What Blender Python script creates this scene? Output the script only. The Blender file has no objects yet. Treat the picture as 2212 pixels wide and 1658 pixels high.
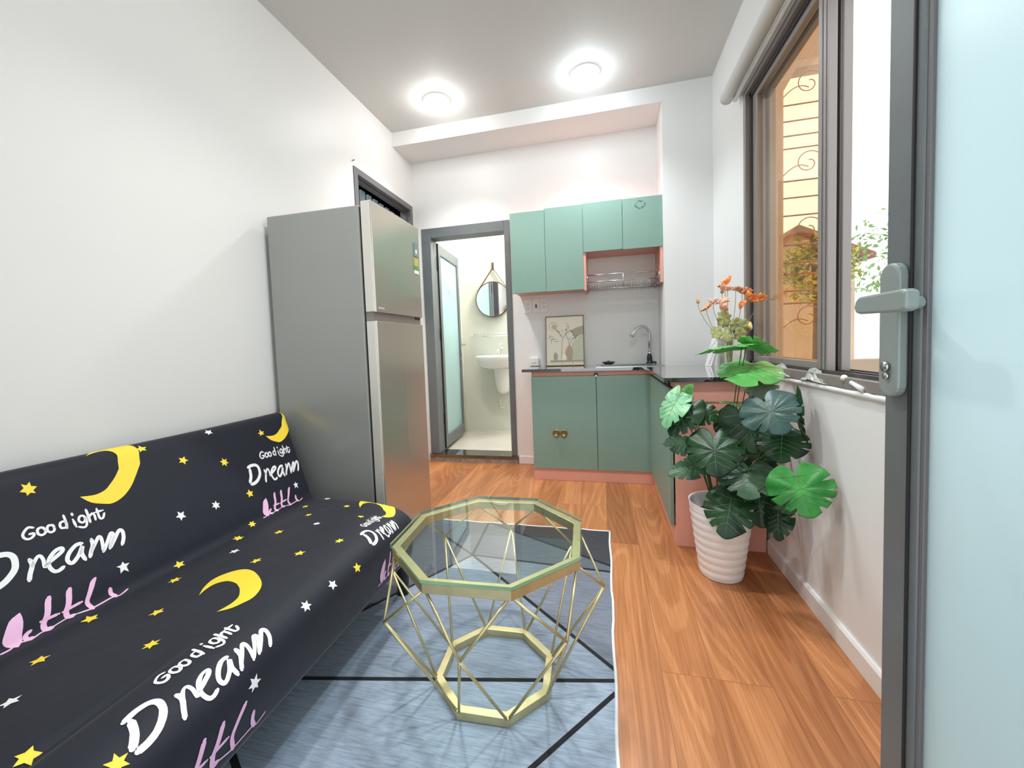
import bpy, math, random
from mathutils import Vector, Matrix
R = math.radians
SC = bpy.context.scene
COL = SC.collection

# ------------------------------------------------------------------ camera
cam_data = bpy.data.cameras.new('camera'); cam = bpy.data.objects.new('camera', cam_data); COL.objects.link(cam)
SC.camera = cam
cam_data.sensor_width = 36.0; cam_data.sensor_fit = 'HORIZONTAL'
cam_data.lens = 872.0 / 2212.0 * 36.0
cam_data.shift_x = (1106 - 1088.57) / 2212.0
cam_data.shift_y = -(829 - 791.57) / 2212.0
cam_data.clip_start = 0.02; cam_data.clip_end = 200
cr = Vector((0.970759, 0.237244, -0.036644)); cu = Vector((0.022801, 0.060833, 0.997888)); cb = Vector((0.238972, -0.969543, 0.053644))
cam.matrix_world = Matrix(((cr.x, cu.x, cb.x, 0.0), (cr.y, cu.y, cb.y, 0.0), (cr.z, cu.z, cb.z, 0.985), (0, 0, 0, 1)))

# ------------------------------------------------------------------ light and exposure
world = bpy.data.worlds.new('world'); SC.world = world; world.use_nodes = True
bg = world.node_tree.nodes['Background']; bg.inputs['Color'].default_value = (0.92, 0.97, 1.0, 1); bg.inputs['Strength'].default_value = 1.6
SC.view_settings.view_transform = 'Standard'; SC.view_settings.look = 'None'
SC.view_settings.exposure = 0.42; SC.view_settings.gamma = 1.0; SC.view_settings.use_curve_mapping = False
SC.cycles.use_denoising = True
SC.cycles.max_bounces = 12; SC.cycles.diffuse_bounces = 6; SC.cycles.transparent_max_bounces = 16
SC.cycles.caustics_reflective = False; SC.cycles.caustics_refractive = False
SC.cycles.sample_clamp_indirect = 6

def area(name, loc, rot, sx, sy, power, color=(1, 1, 1), portal=False, spread=None):
    l = bpy.data.lights.new(name, 'AREA'); l.shape = 'RECTANGLE'; l.size = sx; l.size_y = sy; l.energy = power; l.color = color
    if spread: l.spread = spread
    o = bpy.data.objects.new(name, l); COL.objects.link(o); o.location = loc; o.rotation_euler = rot
    if portal: l.cycles.is_portal = True
    return o
area('window_daylight', (0.90, 1.24, 1.50), (0, R(90), 0), 1.40, 2.15, 1, portal=True)
area('doorway_daylight', (-0.10, -0.32, 1.02), (R(90), 0, 0), 0.98, 2.0, 1, portal=True)

# ------------------------------------------------------------------ helpers
def mat(name, color, rough=0.5, metal=0.0, spec=0.5, nodes=None, **kw):
    m = bpy.data.materials.new(name); m.use_nodes = True
    b = m.node_tree.nodes['Principled BSDF']
    b.inputs['Base Color'].default_value = (*color, 1); b.inputs['Roughness'].default_value = rough
    b.inputs['Metallic'].default_value = metal; b.inputs['Specular IOR Level'].default_value = spec
    for k, v in kw.items(): b.inputs[k.replace('_', ' ')].default_value = v
    if nodes: nodes(m, m.node_tree, b)
    return m
def srgb(r, g, b):
    f = lambda c: (c / 255 / 12.92) if c / 255 <= 0.04045 else ((c / 255 + 0.055) / 1.055) ** 2.4
    return (f(r), f(g), f(b))
def N(nt, t, **kw):
    n = nt.nodes.new(t)
    for k, v in kw.items(): setattr(n, k, v)
    return n
def coords(nt, scale=(1, 1, 1), rot=(0, 0, 0), kind='Object'):
    tc = N(nt, 'ShaderNodeTexCoord'); mp = N(nt, 'ShaderNodeMapping')
    mp.inputs['Scale'].default_value = scale; mp.inputs['Rotation'].default_value = rot
    nt.links.new(tc.outputs[kind], mp.inputs['Vector']); return mp.outputs['Vector']
def ramp(nt, fac, stops):
    r = N(nt, 'ShaderNodeValToRGB'); e = r.color_ramp.elements
    while len(e) < len(stops): e.new(0.5)
    for i, (p, c) in enumerate(stops): e[i].position = p; e[i].color = (*c, 1)
    nt.links.new(fac, r.inputs['Fac']); return r.outputs['Color']
def noise(nt, vec, scale, detail=4, rough=0.5, dist=0.0):
    n = N(nt, 'ShaderNodeTexNoise'); n.inputs['Scale'].default_value = scale; n.inputs['Detail'].default_value = detail
    n.inputs['Roughness'].default_value = rough; n.inputs['Distortion'].default_value = dist
    nt.links.new(vec, n.inputs['Vector']); return n.outputs['Fac']
def bump(nt, b, h, strength=0.1, dist=0.01):
    n = N(nt, 'ShaderNodeBump'); n.inputs['Strength'].default_value = strength; n.inputs['Distance'].default_value = dist
    nt.links.new(h, n.inputs['Height']); nt.links.new(n.outputs['Normal'], b.inputs['Normal'])
def varied(c, amt=0.06, scale=6, bs=0.0, bscale=60, stretch=(1, 1, 1)):
    def f(m, nt, b):
        v = coords(nt, stretch)
        nt.links.new(ramp(nt, noise(nt, v, scale, 5), [(0.3, tuple(x * (1 - amt) for x in c)), (0.7, tuple(min(1, x * (1 + amt)) for x in c))]), b.inputs['Base Color'])
        if bs: bump(nt, b, noise(nt, v, bscale, 3), bs, 0.004)
    return f

class MB:
    def __init__(s): s.v = []; s.f = []; s.m = []; s.sm = []
    def add(s, vs, fs, mi=0, smooth=False):
        o = len(s.v); s.v += [tuple(v) for v in vs]
        for f in fs: s.f.append([i + o for i in f]); s.m.append(mi); s.sm.append(smooth)
        return s
    def box(s, x0, x1, y0, y1, z0, z1, mi=0, rot=None, c=None):
        vs = [(x, y, z) for z in (z0, z1) for y in (y0, y1) for x in (x0, x1)]
        if rot is not None: vs = [tuple(rot @ Vector(v) + (c or Vector((0, 0, 0)))) for v in vs]
        return s.add(vs, [(0, 2, 3, 1), (4, 5, 7, 6), (0, 1, 5, 4), (2, 6, 7, 3), (0, 4, 6, 2), (1, 3, 7, 5)], mi)
    def prism(s, poly, ax, a, b, mi=0, smooth=False):
        # poly: list of 2D points in the two other axes (in xyz order), extruded along axis ax from a to b
        def p(q, t): l = list(q); l.insert(ax, t); return tuple(l)
        n = len(poly); vs = [p(q, a) for q in poly] + [p(q, b) for q in poly]
        fs = [(i, (i + 1) % n, (i + 1) % n + n, i + n) for i in range(n)]
        s.add(vs, fs, mi, smooth); o = len(s.v) - 2 * n
        s.f.append([o + i for i in range(n)][::-1]); s.m.append(mi); s.sm.append(False)
        s.f.append([o + n + i for i in range(n)]); s.m.append(mi); s.sm.append(False)
        return s
    def tube(s, pts, r, seg=10, mi=0, closed=False, caps=True, flat=None):
        P = [Vector(p) for p in pts]; n = len(P); rr = r if isinstance(r, (list, tuple)) else [r] * n
        up = Vector((0, 0, 1)); rings = []
        T0 = None; nrm = None
        for i in range(n):
            if closed: t = (P[(i + 1) % n] - P[i - 1]).normalized()
            else: t = (P[min(i + 1, n - 1)] - P[max(i - 1, 0)]).normalized()
            if nrm is None:
                a = Vector((0, 0, 1)) if abs(t.z) < 0.9 else Vector((1, 0, 0)); nrm = (a - t * a.dot(t)).normalized()
            else:
                nrm = (nrm - t * nrm.dot(t)); nrm = nrm.normalized() if nrm.length > 1e-6 else Vector((1, 0, 0))
            bn = t.cross(nrm)
            rings.append([P[i] + (nrm * math.cos(2 * math.pi * k / seg) + bn * math.sin(2 * math.pi * k / seg)) * rr[i] for k in range(seg)])
        vs = [v for q in rings for v in q]; fs = []
        for i in range(n if closed else n - 1):
            j = (i + 1) % n
            for k in range(seg): fs.append((i * seg + k, i * seg + (k + 1) % seg, j * seg + (k + 1) % seg, j * seg + k))
        if caps and not closed: fs.append(tuple(range(seg))[::-1]); fs.append(tuple((n - 1) * seg + k for k in range(seg)))
        return s.add(vs, fs, mi, True)
    def lathe(s, prof, c=(0, 0, 0), seg=32, mi=0, axis=None, sx=1, sy=1, a0=0, a1=360):
        full = abs(a1 - a0) >= 360; k = seg if full else seg + 1
        M = Matrix.Identity(3)
        if axis is not None: M = Vector((0, 0, 1)).rotation_difference(Vector(axis)).to_matrix()
        vs = []
        for r_, z in prof:
            for i in range(k):
                a = R(a0 + (a1 - a0) * i / seg); vs.append(tuple(M @ Vector((r_ * math.cos(a) * sx, r_ * math.sin(a) * sy, z)) + Vector(c)))
        fs = []
        for j in range(len(prof) - 1):
            for i in range(seg):
                i2 = (i + 1) % k; fs.append((j * k + i, j * k + i2, (j + 1) * k + i2, (j + 1) * k + i))
        return s.add(vs, fs, mi, True)
    def quadgrid(s, g, mi=0, smooth=True):
        n = len(g); m_ = len(g[0]); vs = [p for row in g for p in row]
        return s.add(vs, [(i * m_ + j, i * m_ + j + 1, (i + 1) * m_ + j + 1, (i + 1) * m_ + j) for i in range(n - 1) for j in range(m_ - 1)], mi, smooth)
    def build(s, name, mats, parent=None, bevel=0, label=None, clean=False, solid=0, subs=0):
        me = bpy.data.meshes.new(name); me.from_pydata(s.v, [], s.f)
        if not isinstance(mats, (list, tuple)): mats = [mats]
        for m in mats: me.materials.append(m)
        for p, mi, sm in zip(me.polygons, s.m, s.sm): p.material_index = mi; p.use_smooth = sm
        me.update()
        o = bpy.data.objects.new(name, me); COL.objects.link(o)
        if clean:
            import bmesh
            bm = bmesh.new(); bm.from_mesh(me); bmesh.ops.remove_doubles(bm, verts=bm.verts, dist=1e-5); bmesh.ops.recalc_face_normals(bm, faces=bm.faces); bm.to_mesh(me); bm.free()
        if subs: md = o.modifiers.new('s', 'SUBSURF'); md.levels = subs; md.render_levels = subs
        if solid: md = o.modifiers.new('t', 'SOLIDIFY'); md.thickness = solid; md.offset = 0
        if bevel: md = o.modifiers.new('b', 'BEVEL'); md.width = bevel; md.segments = 2; md.limit_method = 'ANGLE'; md.angle_limit = R(40)
        if parent is not None: o.parent = parent; o.matrix_parent_inverse = Matrix.Translation(-parent.location) if parent.type == 'EMPTY' else Matrix.Identity(4)
        if label: o['label'] = label
        return o
def thing(name, label, cat, loc, group=None):
    o = bpy.data.objects.new(name, None); COL.objects.link(o); o.location = loc; o.empty_display_size = 0.1
    o['label'] = label; o['category'] = cat
    if group: o['group'] = group
    return o
def tag(o, label, cat, group=None, kind=None):
    o['label'] = label; o['category'] = cat
    if group: o['group'] = group
    if kind: o['kind'] = kind
    return o
def struct(o, label=None):
    o['kind'] = 'structure'
    if label: o['label'] = label
    return o
def structE(name, loc, label=None):
    o = bpy.data.objects.new(name, None); COL.objects.link(o); o.location = loc; o.empty_display_size = 0.1; return struct(o, label)
def B(x0, x1, y0, y1, z0, z1): return MB().box(x0, x1, y0, y1, z0, z1)

# ------------------------------------------------------------------ materials
def plaster(c, b=0.03):
    def f(m, nt, bs):
        v = coords(nt)
        nt.links.new(ramp(nt, noise(nt, v, 1.3, 4), [(0.3, tuple(x * 0.975 for x in c)), (0.7, c)]), bs.inputs['Base Color'])
        bump(nt, bs, noise(nt, v, 90, 3), b, 0.004)
    return f
WHITE = (0.80, 0.80, 0.785)
M = {}
M['wall'] = mat('wall_paint', WHITE, 0.45, nodes=plaster(WHITE))
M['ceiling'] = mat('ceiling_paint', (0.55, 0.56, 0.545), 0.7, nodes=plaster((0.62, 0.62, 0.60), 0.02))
M['trimw'] = mat('white_trim', (0.80, 0.80, 0.78), 0.35)
M['tilewall'] = mat('bathroom_wall_tile', (0.66, 0.66, 0.58), 0.25, nodes=varied((0.66, 0.66, 0.585), 0.04, 2))
M['tilefloor'] = mat('bathroom_floor_tile', (0.6, 0.56, 0.5), 0.3, nodes=varied((0.56, 0.52, 0.46), 0.12, 3))
def wood(m, nt, b):
    tc = N(nt, 'ShaderNodeTexCoord'); L = nt.links
    sep = N(nt, 'ShaderNodeSeparateXYZ'); L.new(tc.outputs['Object'], sep.inputs[0])
    cmb = N(nt, 'ShaderNodeCombineXYZ'); L.new(sep.outputs['Y'], cmb.inputs['X']); L.new(sep.outputs['X'], cmb.inputs['Y'])
    br = N(nt, 'ShaderNodeTexBrick'); L.new(cmb.outputs[0], br.inputs['Vector'])
    br.inputs['Scale'].default_value = 1; br.inputs['Brick Width'].default_value = 1.22; br.inputs['Row Height'].default_value = 0.147
    br.inputs['Mortar Size'].default_value = 0.0012; br.inputs['Mortar Smooth'].default_value = 0.3; br.offset = 0.37; br.offset_frequency = 3
    br.inputs['Color1'].default_value = (0, 0, 0, 1); br.inputs['Color2'].default_value = (1, 1, 1, 1); br.inputs['Mortar'].default_value = (0.5, 0.5, 0.5, 1); br.inputs['Bias'].default_value = 0
    # per-plank shift of the grain
    off = N(nt, 'ShaderNodeVectorMath', operation='SCALE'); L.new(br.outputs['Color'], off.inputs[0]); off.inputs['Scale'].default_value = 7.3
    add = N(nt, 'ShaderNodeVectorMath', operation='ADD'); L.new(tc.outputs['Object'], add.inputs[0]); L.new(off.outputs[0], add.inputs[1])
    mp = N(nt, 'ShaderNodeMapping'); mp.inputs['Scale'].default_value = (1.0, 0.11, 1.0); L.new(add.outputs[0], mp.inputs['Vector'])
    w = noise(nt, mp.outputs[0], 4.0, 1.5, 0.4, 0.4)
    mul = N(nt, 'ShaderNodeMath', operation='MULTIPLY'); L.new(w, mul.inputs[0]); mul.inputs[1].default_value = 130
    sn = N(nt, 'ShaderNodeMath', operation='SINE'); L.new(mul.outputs[0], sn.inputs[0])
    mp2 = N(nt, 'ShaderNodeMapping'); mp2.inputs['Scale'].default_value = (1.0, 0.03, 1.0); L.new(add.outputs[0], mp2.inputs['Vector'])
    fine = noise(nt, mp2.outputs[0], 150, 4, 0.6)
    big = noise(nt, mp.outputs[0], 4.0, 3, 0.5)
    c1 = ramp(nt, sn.outputs[0], [(0.15, srgb(174, 114, 70)), (0.55, srgb(200, 138, 92))])
    c2 = ramp(nt, fine, [(0.35, srgb(170, 108, 66)), (0.65, srgb(220, 152, 98))])
    mx = N(nt, 'ShaderNodeMix', data_type='RGBA'); mx.inputs[0].default_value = 0.42; L.new(c1, mx.inputs[6]); L.new(c2, mx.inputs[7])
    c3 = ramp(nt, big, [(0.35, (0.66, 0.60, 0.56)), (0.6, (1.03, 1.03, 1.03))])
    mx2 = N(nt, 'ShaderNodeMix', data_type='RGBA', blend_type='MULTIPLY'); mx2.inputs[0].default_value = 1; L.new(mx.outputs[2], mx2.inputs[6]); L.new(c3, mx2.inputs[7])
    c4 = ramp(nt, br.outputs['Color'], [(0.0, (0.92, 0.90, 0.88)), (1.0, (1.04, 1.03, 1.02))])
    mx3 = N(nt, 'ShaderNodeMix', data_type='RGBA', blend_type='MULTIPLY'); mx3.inputs[0].default_value = 1; L.new(mx2.outputs[2], mx3.inputs[6]); L.new(c4, mx3.inputs[7])
    mx4 = N(nt, 'ShaderNodeMix', data_type='RGBA'); L.new(br.outputs['Fac'], mx4.inputs[0]); L.new(mx3.outputs[2], mx4.inputs[6]); mx4.inputs[7].default_value = (*srgb(146, 92, 58), 1)
    L.new(mx4.outputs[2], b.inputs['Base Color'])
    rr = ramp(nt, fine, [(0.3, (0.28,) * 3), (0.7, (0.40,) * 3)]); L.new(rr, b.inputs['Roughness'])
    bump(nt, b, fine, 0.05, 0.002)
M['wood'] = mat('wood_plank_floor', srgb(200, 130, 80), 0.35, nodes=wood)
M['green'] = mat('sage_green_laminate', srgb(126, 156, 144), 0.42, nodes=varied(srgb(126, 156, 144), 0.02, 3))
M['pink'] = mat('salmon_pink_laminate', srgb(228, 168, 151), 0.45)
def granite(m, nt, b):
    v = coords(nt); f = noise(nt, v, 420, 2, 0.6)
    nt.links.new(ramp(nt, f, [(0.55, (0.012, 0.011, 0.012)), (0.72, (0.10, 0.09, 0.09))]), b.inputs['Base Color'])
M['granite'] = mat('black_granite', (0.015, 0.014, 0.015), 0.035, spec=0.5, nodes=granite, IOR=1.85, Coat_Weight=1.0, Coat_Roughness=0.02, Coat_IOR=1.9)
M['steel'] = mat('stainless_steel', (0.55, 0.56, 0.545), 0.22, 1.0)
M['chrome'] = mat('chrome', (0.80, 0.80, 0.80), 0.08, 1.0)
M['black'] = mat('black_plastic', (0.012, 0.012, 0.013), 0.35)
M['blackmetal'] = mat('black_metal', (0.02, 0.02, 0.022), 0.4, 0.3)
def brushed(c):
    def f(m, nt, b):
        v = coords(nt, (1, 1, 60)); n = noise(nt, v, 8, 4, 0.6)
        nt.links.new(ramp(nt, n, [(0.3, tuple(x * 0.94 for x in c)), (0.7, c)]), b.inputs['Base Color'])
    return f
M['fridgeside'] = mat('grey_painted_steel', srgb(156, 158, 154), 0.28, 0.15, nodes=varied(srgb(156, 158, 154), 0.02, 2))
M['fridgedoor'] = mat('brushed_steel_door', srgb(200, 192, 180), 0.27, 0.85, nodes=brushed(srgb(202, 196, 184)))
M['fridgeedge'] = mat('bright_steel_edge', srgb(222, 220, 212), 0.35, 0.35)
M['gold'] = mat('champagne_gold_metal', srgb(206, 194, 148), 0.34, 0.75, nodes=varied(srgb(208, 196, 150), 0.10, 25))
M['framegrey'] = mat('grey_aluminium_frame', srgb(112, 110, 112), 0.45, 0.2)
M['framedoor'] = mat('slate_grey_door_frame', srgb(104, 110, 112), 0.45, 0.15, nodes=varied(srgb(104, 110, 112), 0.06, 10))
M['framewin'] = mat('brown_grey_window_frame', srgb(142, 134, 130), 0.4, 0.2)
M['framedark'] = mat('dark_window_track', srgb(72, 66, 66), 0.4, 0.2)
M['rubber'] = mat('black_gasket', (0.01, 0.01, 0.01), 0.6)
M['potwhite'] = mat('white_pot_plastic', (0.88, 0.89, 0.89), 0.4)
M['ceramic'] = mat('white_ceramic', (0.84, 0.84, 0.83), 0.10)
M['whiteplastic'] = mat('white_plastic', (0.80, 0.79, 0.77), 0.35)
def cloth(c):
    def f(m, nt, b):
        v = coords(nt); n = noise(nt, v, 900, 2, 0.6)
        nt.links.new(ramp(nt, n, [(0.3, tuple(x * 0.8 for x in c)), (0.7, tuple(x * 1.25 for x in c))]), b.inputs['Base Color'])
        bump(nt, b, noise(nt, v, 5, 3, 0.5), 0.25, 0.02)
    return f
M['sofablack'] = mat('black_stretch_fabric', (0.010, 0.012, 0.020), 0.62, spec=0.3, nodes=cloth((0.008, 0.010, 0.019)), Sheen_Weight=0.18, Sheen_Roughness=0.4)
M['prwhite'] = mat('white_print', (0.85, 0.85, 0.86), 0.6)
M['pryellow'] = mat('yellow_print', srgb(246, 214, 60), 0.6)
M['prpink'] = mat('pink_print', srgb(240, 190, 226), 0.6)
def rugmat(c, name):
    def f(m, nt, b):
        v = coords(nt, (1.2, 16, 1), (0, 0, R(-6))); n = noise(nt, v, 9, 8, 0.8); v2 = coords(nt); n2 = noise(nt, v2, 3.5, 3)
        v3 = coords(nt, (4, 150, 1), (0, 0, R(-6))); n3 = noise(nt, v3, 3, 3, 0.7)
        a = ramp(nt, n, [(0.30, tuple(x * 0.62 for x in c)), (0.60, tuple(min(1, x * 1.12) for x in c))])
        bb = ramp(nt, n2, [(0.3, (0.82, 0.82, 0.84)), (0.7, (1.1, 1.1, 1.08))]); cc = ramp(nt, n3, [(0.34, (0.72,) * 3), (0.5, (1.03,) * 3)])
        mx = N(nt, 'ShaderNodeMix', data_type='RGBA', blend_type='MULTIPLY'); mx.inputs[0].default_value = 1
        nt.links.new(a, mx.inputs[6]); nt.links.new(bb, mx.inputs[7])
        m2 = N(nt, 'ShaderNodeMix', data_type='RGBA', blend_type='MULTIPLY'); m2.inputs[0].default_value = 0.8
        nt.links.new(mx.outputs[2], m2.inputs[6]); nt.links.new(cc, m2.inputs[7]); nt.links.new(m2.outputs[2], b.inputs['Base Color'])
        bump(nt, b, n3, 0.2, 0.003)
    return mat(name, c, 0.9, spec=0.2, nodes=f)
RUG = [rugmat(srgb(66, 67, 72), 'rug_charcoal'), rugmat(srgb(98, 102, 112), 'rug_dark_grey'), rugmat(srgb(124, 130, 143), 'rug_mid_grey'),
       rugmat(srgb(144, 156, 172), 'rug_blue_grey'), rugmat(srgb(156, 170, 188), 'rug_light_blue_grey'),
       mat('rug_black_line', (0.008, 0.008, 0.012), 0.9), mat('rug_white_binding', (0.75, 0.75, 0.75), 0.8)]
def glassmix(name, tint, gl=0.08, rough=0.0):
    m = bpy.data.materials.new(name); m.use_nodes = True; nt = m.node_tree; nt.nodes.clear()
    o = N(nt, 'ShaderNodeOutputMaterial'); t = N(nt, 'ShaderNodeBsdfTransparent'); g = N(nt, 'ShaderNodeBsdfGlossy'); mx = N(nt, 'ShaderNodeMixShader')
    t.inputs['Color'].default_value = (*tint, 1); g.inputs['Roughness'].default_value = rough; g.inputs['Color'].default_value = (0.95, 0.95, 0.95, 1)
    fr = N(nt, 'ShaderNodeFresnel'); fr.inputs['IOR'].default_value = 1.45 + gl
    ge = N(nt, 'ShaderNodeNewGeometry'); inv = N(nt, 'ShaderNodeMath', operation='SUBTRACT'); inv.inputs[0].default_value = 1.0; mu = N(nt, 'ShaderNodeMath', operation='MULTIPLY')
    nt.links.new(ge.outputs['Backfacing'], inv.inputs[1]); nt.links.new(fr.outputs[0], mu.inputs[0]); nt.links.new(inv.outputs[0], mu.inputs[1])
    nt.links.new(mu.outputs[0], mx.inputs[0]); nt.links.new(t.outputs[0], mx.inputs[1]); nt.links.new(g.outputs[0], mx.inputs[2]); nt.links.new(mx.outputs[0], o.inputs[0])
    return m
M['tableglass'] = glassmix('clear_table_glass', (0.93, 0.975, 0.95), 0.15)
M['glassedge'] = mat('green_glass_edge', srgb(110, 160, 140), 0.08, spec=0.8, Transmission_Weight=0.5)
M['amber'] = glassmix('amber_window_film', (0.985, 0.895, 0.785), 0.0)
M['clearglass'] = glassmix('clear_glass', (0.95, 0.97, 0.97), 0.0)
def frosted(name, c):
    m = bpy.data.materials.new(name); m.use_nodes = True; nt = m.node_tree; nt.nodes.clear()
    o = N(nt, 'ShaderNodeOutputMaterial'); t = N(nt, 'ShaderNodeBsdfTranslucent'); d = N(nt, 'ShaderNodeBsdfDiffuse'); g = N(nt, 'ShaderNodeBsdfGlossy')
    t.inputs['Color'].default_value = (*c, 1); d.inputs['Color'].default_value = (*c, 1); g.inputs['Roughness'].default_value = 0.25
    a = N(nt, 'ShaderNodeMixShader'); a.inputs[0].default_value = 0.40; nt.links.new(t.outputs[0], a.inputs[1]); nt.links.new(d.outputs[0], a.inputs[2])
    b = N(nt, 'ShaderNodeMixShader'); b.inputs[0].default_value = 0.06; nt.links.new(a.outputs[0], b.inputs[1]); nt.links.new(g.outputs[0], b.inputs[2])
    nt.links.new(b.outputs[0], o.inputs[0]); return m
M['frost'] = frosted('frosted_glass', (0.80, 0.93, 0.95))
M['frostbath'] = frosted('frosted_bathroom_glass', (0.72, 0.90, 0.92))
def emit(name, c, s):
    m = bpy.data.materials.new(name); m.use_nodes = True; b = m.node_tree.nodes['Principled BSDF']
    b.inputs['Base Color'].default_value = (*c, 1); b.inputs['Emission Color'].default_value = (*c, 1); b.inputs['Emission Strength'].default_value = s; return m
M['lampwarm'] = emit('lamp_diffuser_white', (1.0, 0.98, 0.97), 22)
M['lampcool'] = emit('lamp_diffuser_cool', (0.86, 0.95, 1.0), 20)
def leafmat(name, c, c2, rough=0.35):
    def f(m, nt, b):
        v = coords(nt); nt.links.new(ramp(nt, noise(nt, v, 14, 3), [(0.3, c), (0.7, c2)]), b.inputs['Base Color'])
    return mat(name, c, rough, spec=0.4, nodes=f)
LEAF = {'dark': leafmat('leaf_dark_green', srgb(10, 34, 16), srgb(30, 74, 36)), 'bluegreen': leafmat('leaf_blue_green', srgb(38, 66, 62), srgb(68, 98, 94)),
        'greygreen': leafmat('leaf_grey_green', srgb(38, 66, 46), srgb(82, 116, 88)), 'bright': leafmat('leaf_bright_green', srgb(64, 140, 66), srgb(110, 190, 100)),
        'vivid': leafmat('leaf_vivid_green', srgb(30, 112, 44), srgb(78, 168, 76)), 'light': leafmat('leaf_pale_green', srgb(90, 150, 104), srgb(132, 186, 140)),
        'teal': leafmat('leaf_teal_brown', srgb(150, 130, 96), srgb(116, 150, 138))}
M['vein'] = mat('leaf_vein', srgb(110, 150, 96), 0.5)
M['stalk'] = mat('green_stalk', srgb(62, 84, 40), 0.5)
M['stalkpale'] = mat('pale_flower_stem', srgb(150, 150, 100), 0.5)
M['soil'] = mat('dark_soil', (0.03, 0.03, 0.028), 0.9, nodes=varied((0.03, 0.03, 0.028), 0.5, 60, 0.8, 40))
M['film'] = glassmix('crumpled_clear_film', (0.80, 0.80, 0.78), 0.5, 0.15)
M['mirror'] = mat('mirror_glass', (0.9, 0.92, 0.92), 0.02, 1.0)
M['leather'] = mat('brown_leather', srgb(92, 62, 48), 0.55)
M['wallext'] = mat('exterior_render', (0.42, 0.31, 0.22), 0.8, nodes=varied((0.42, 0.31, 0.22), 0.08, 2))
M['concrete'] = mat('balcony_concrete', (0.4, 0.38, 0.35), 0.8)
M['roof'] = mat('brown_roof_tile', srgb(130, 84, 64), 0.8)
M['maroon'] = mat('dark_maroon_paint', (0.035, 0.006, 0.013), 0.5)
M['slat'] = mat('pale_blue_slat', srgb(160, 190, 204), 0.5)
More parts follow.
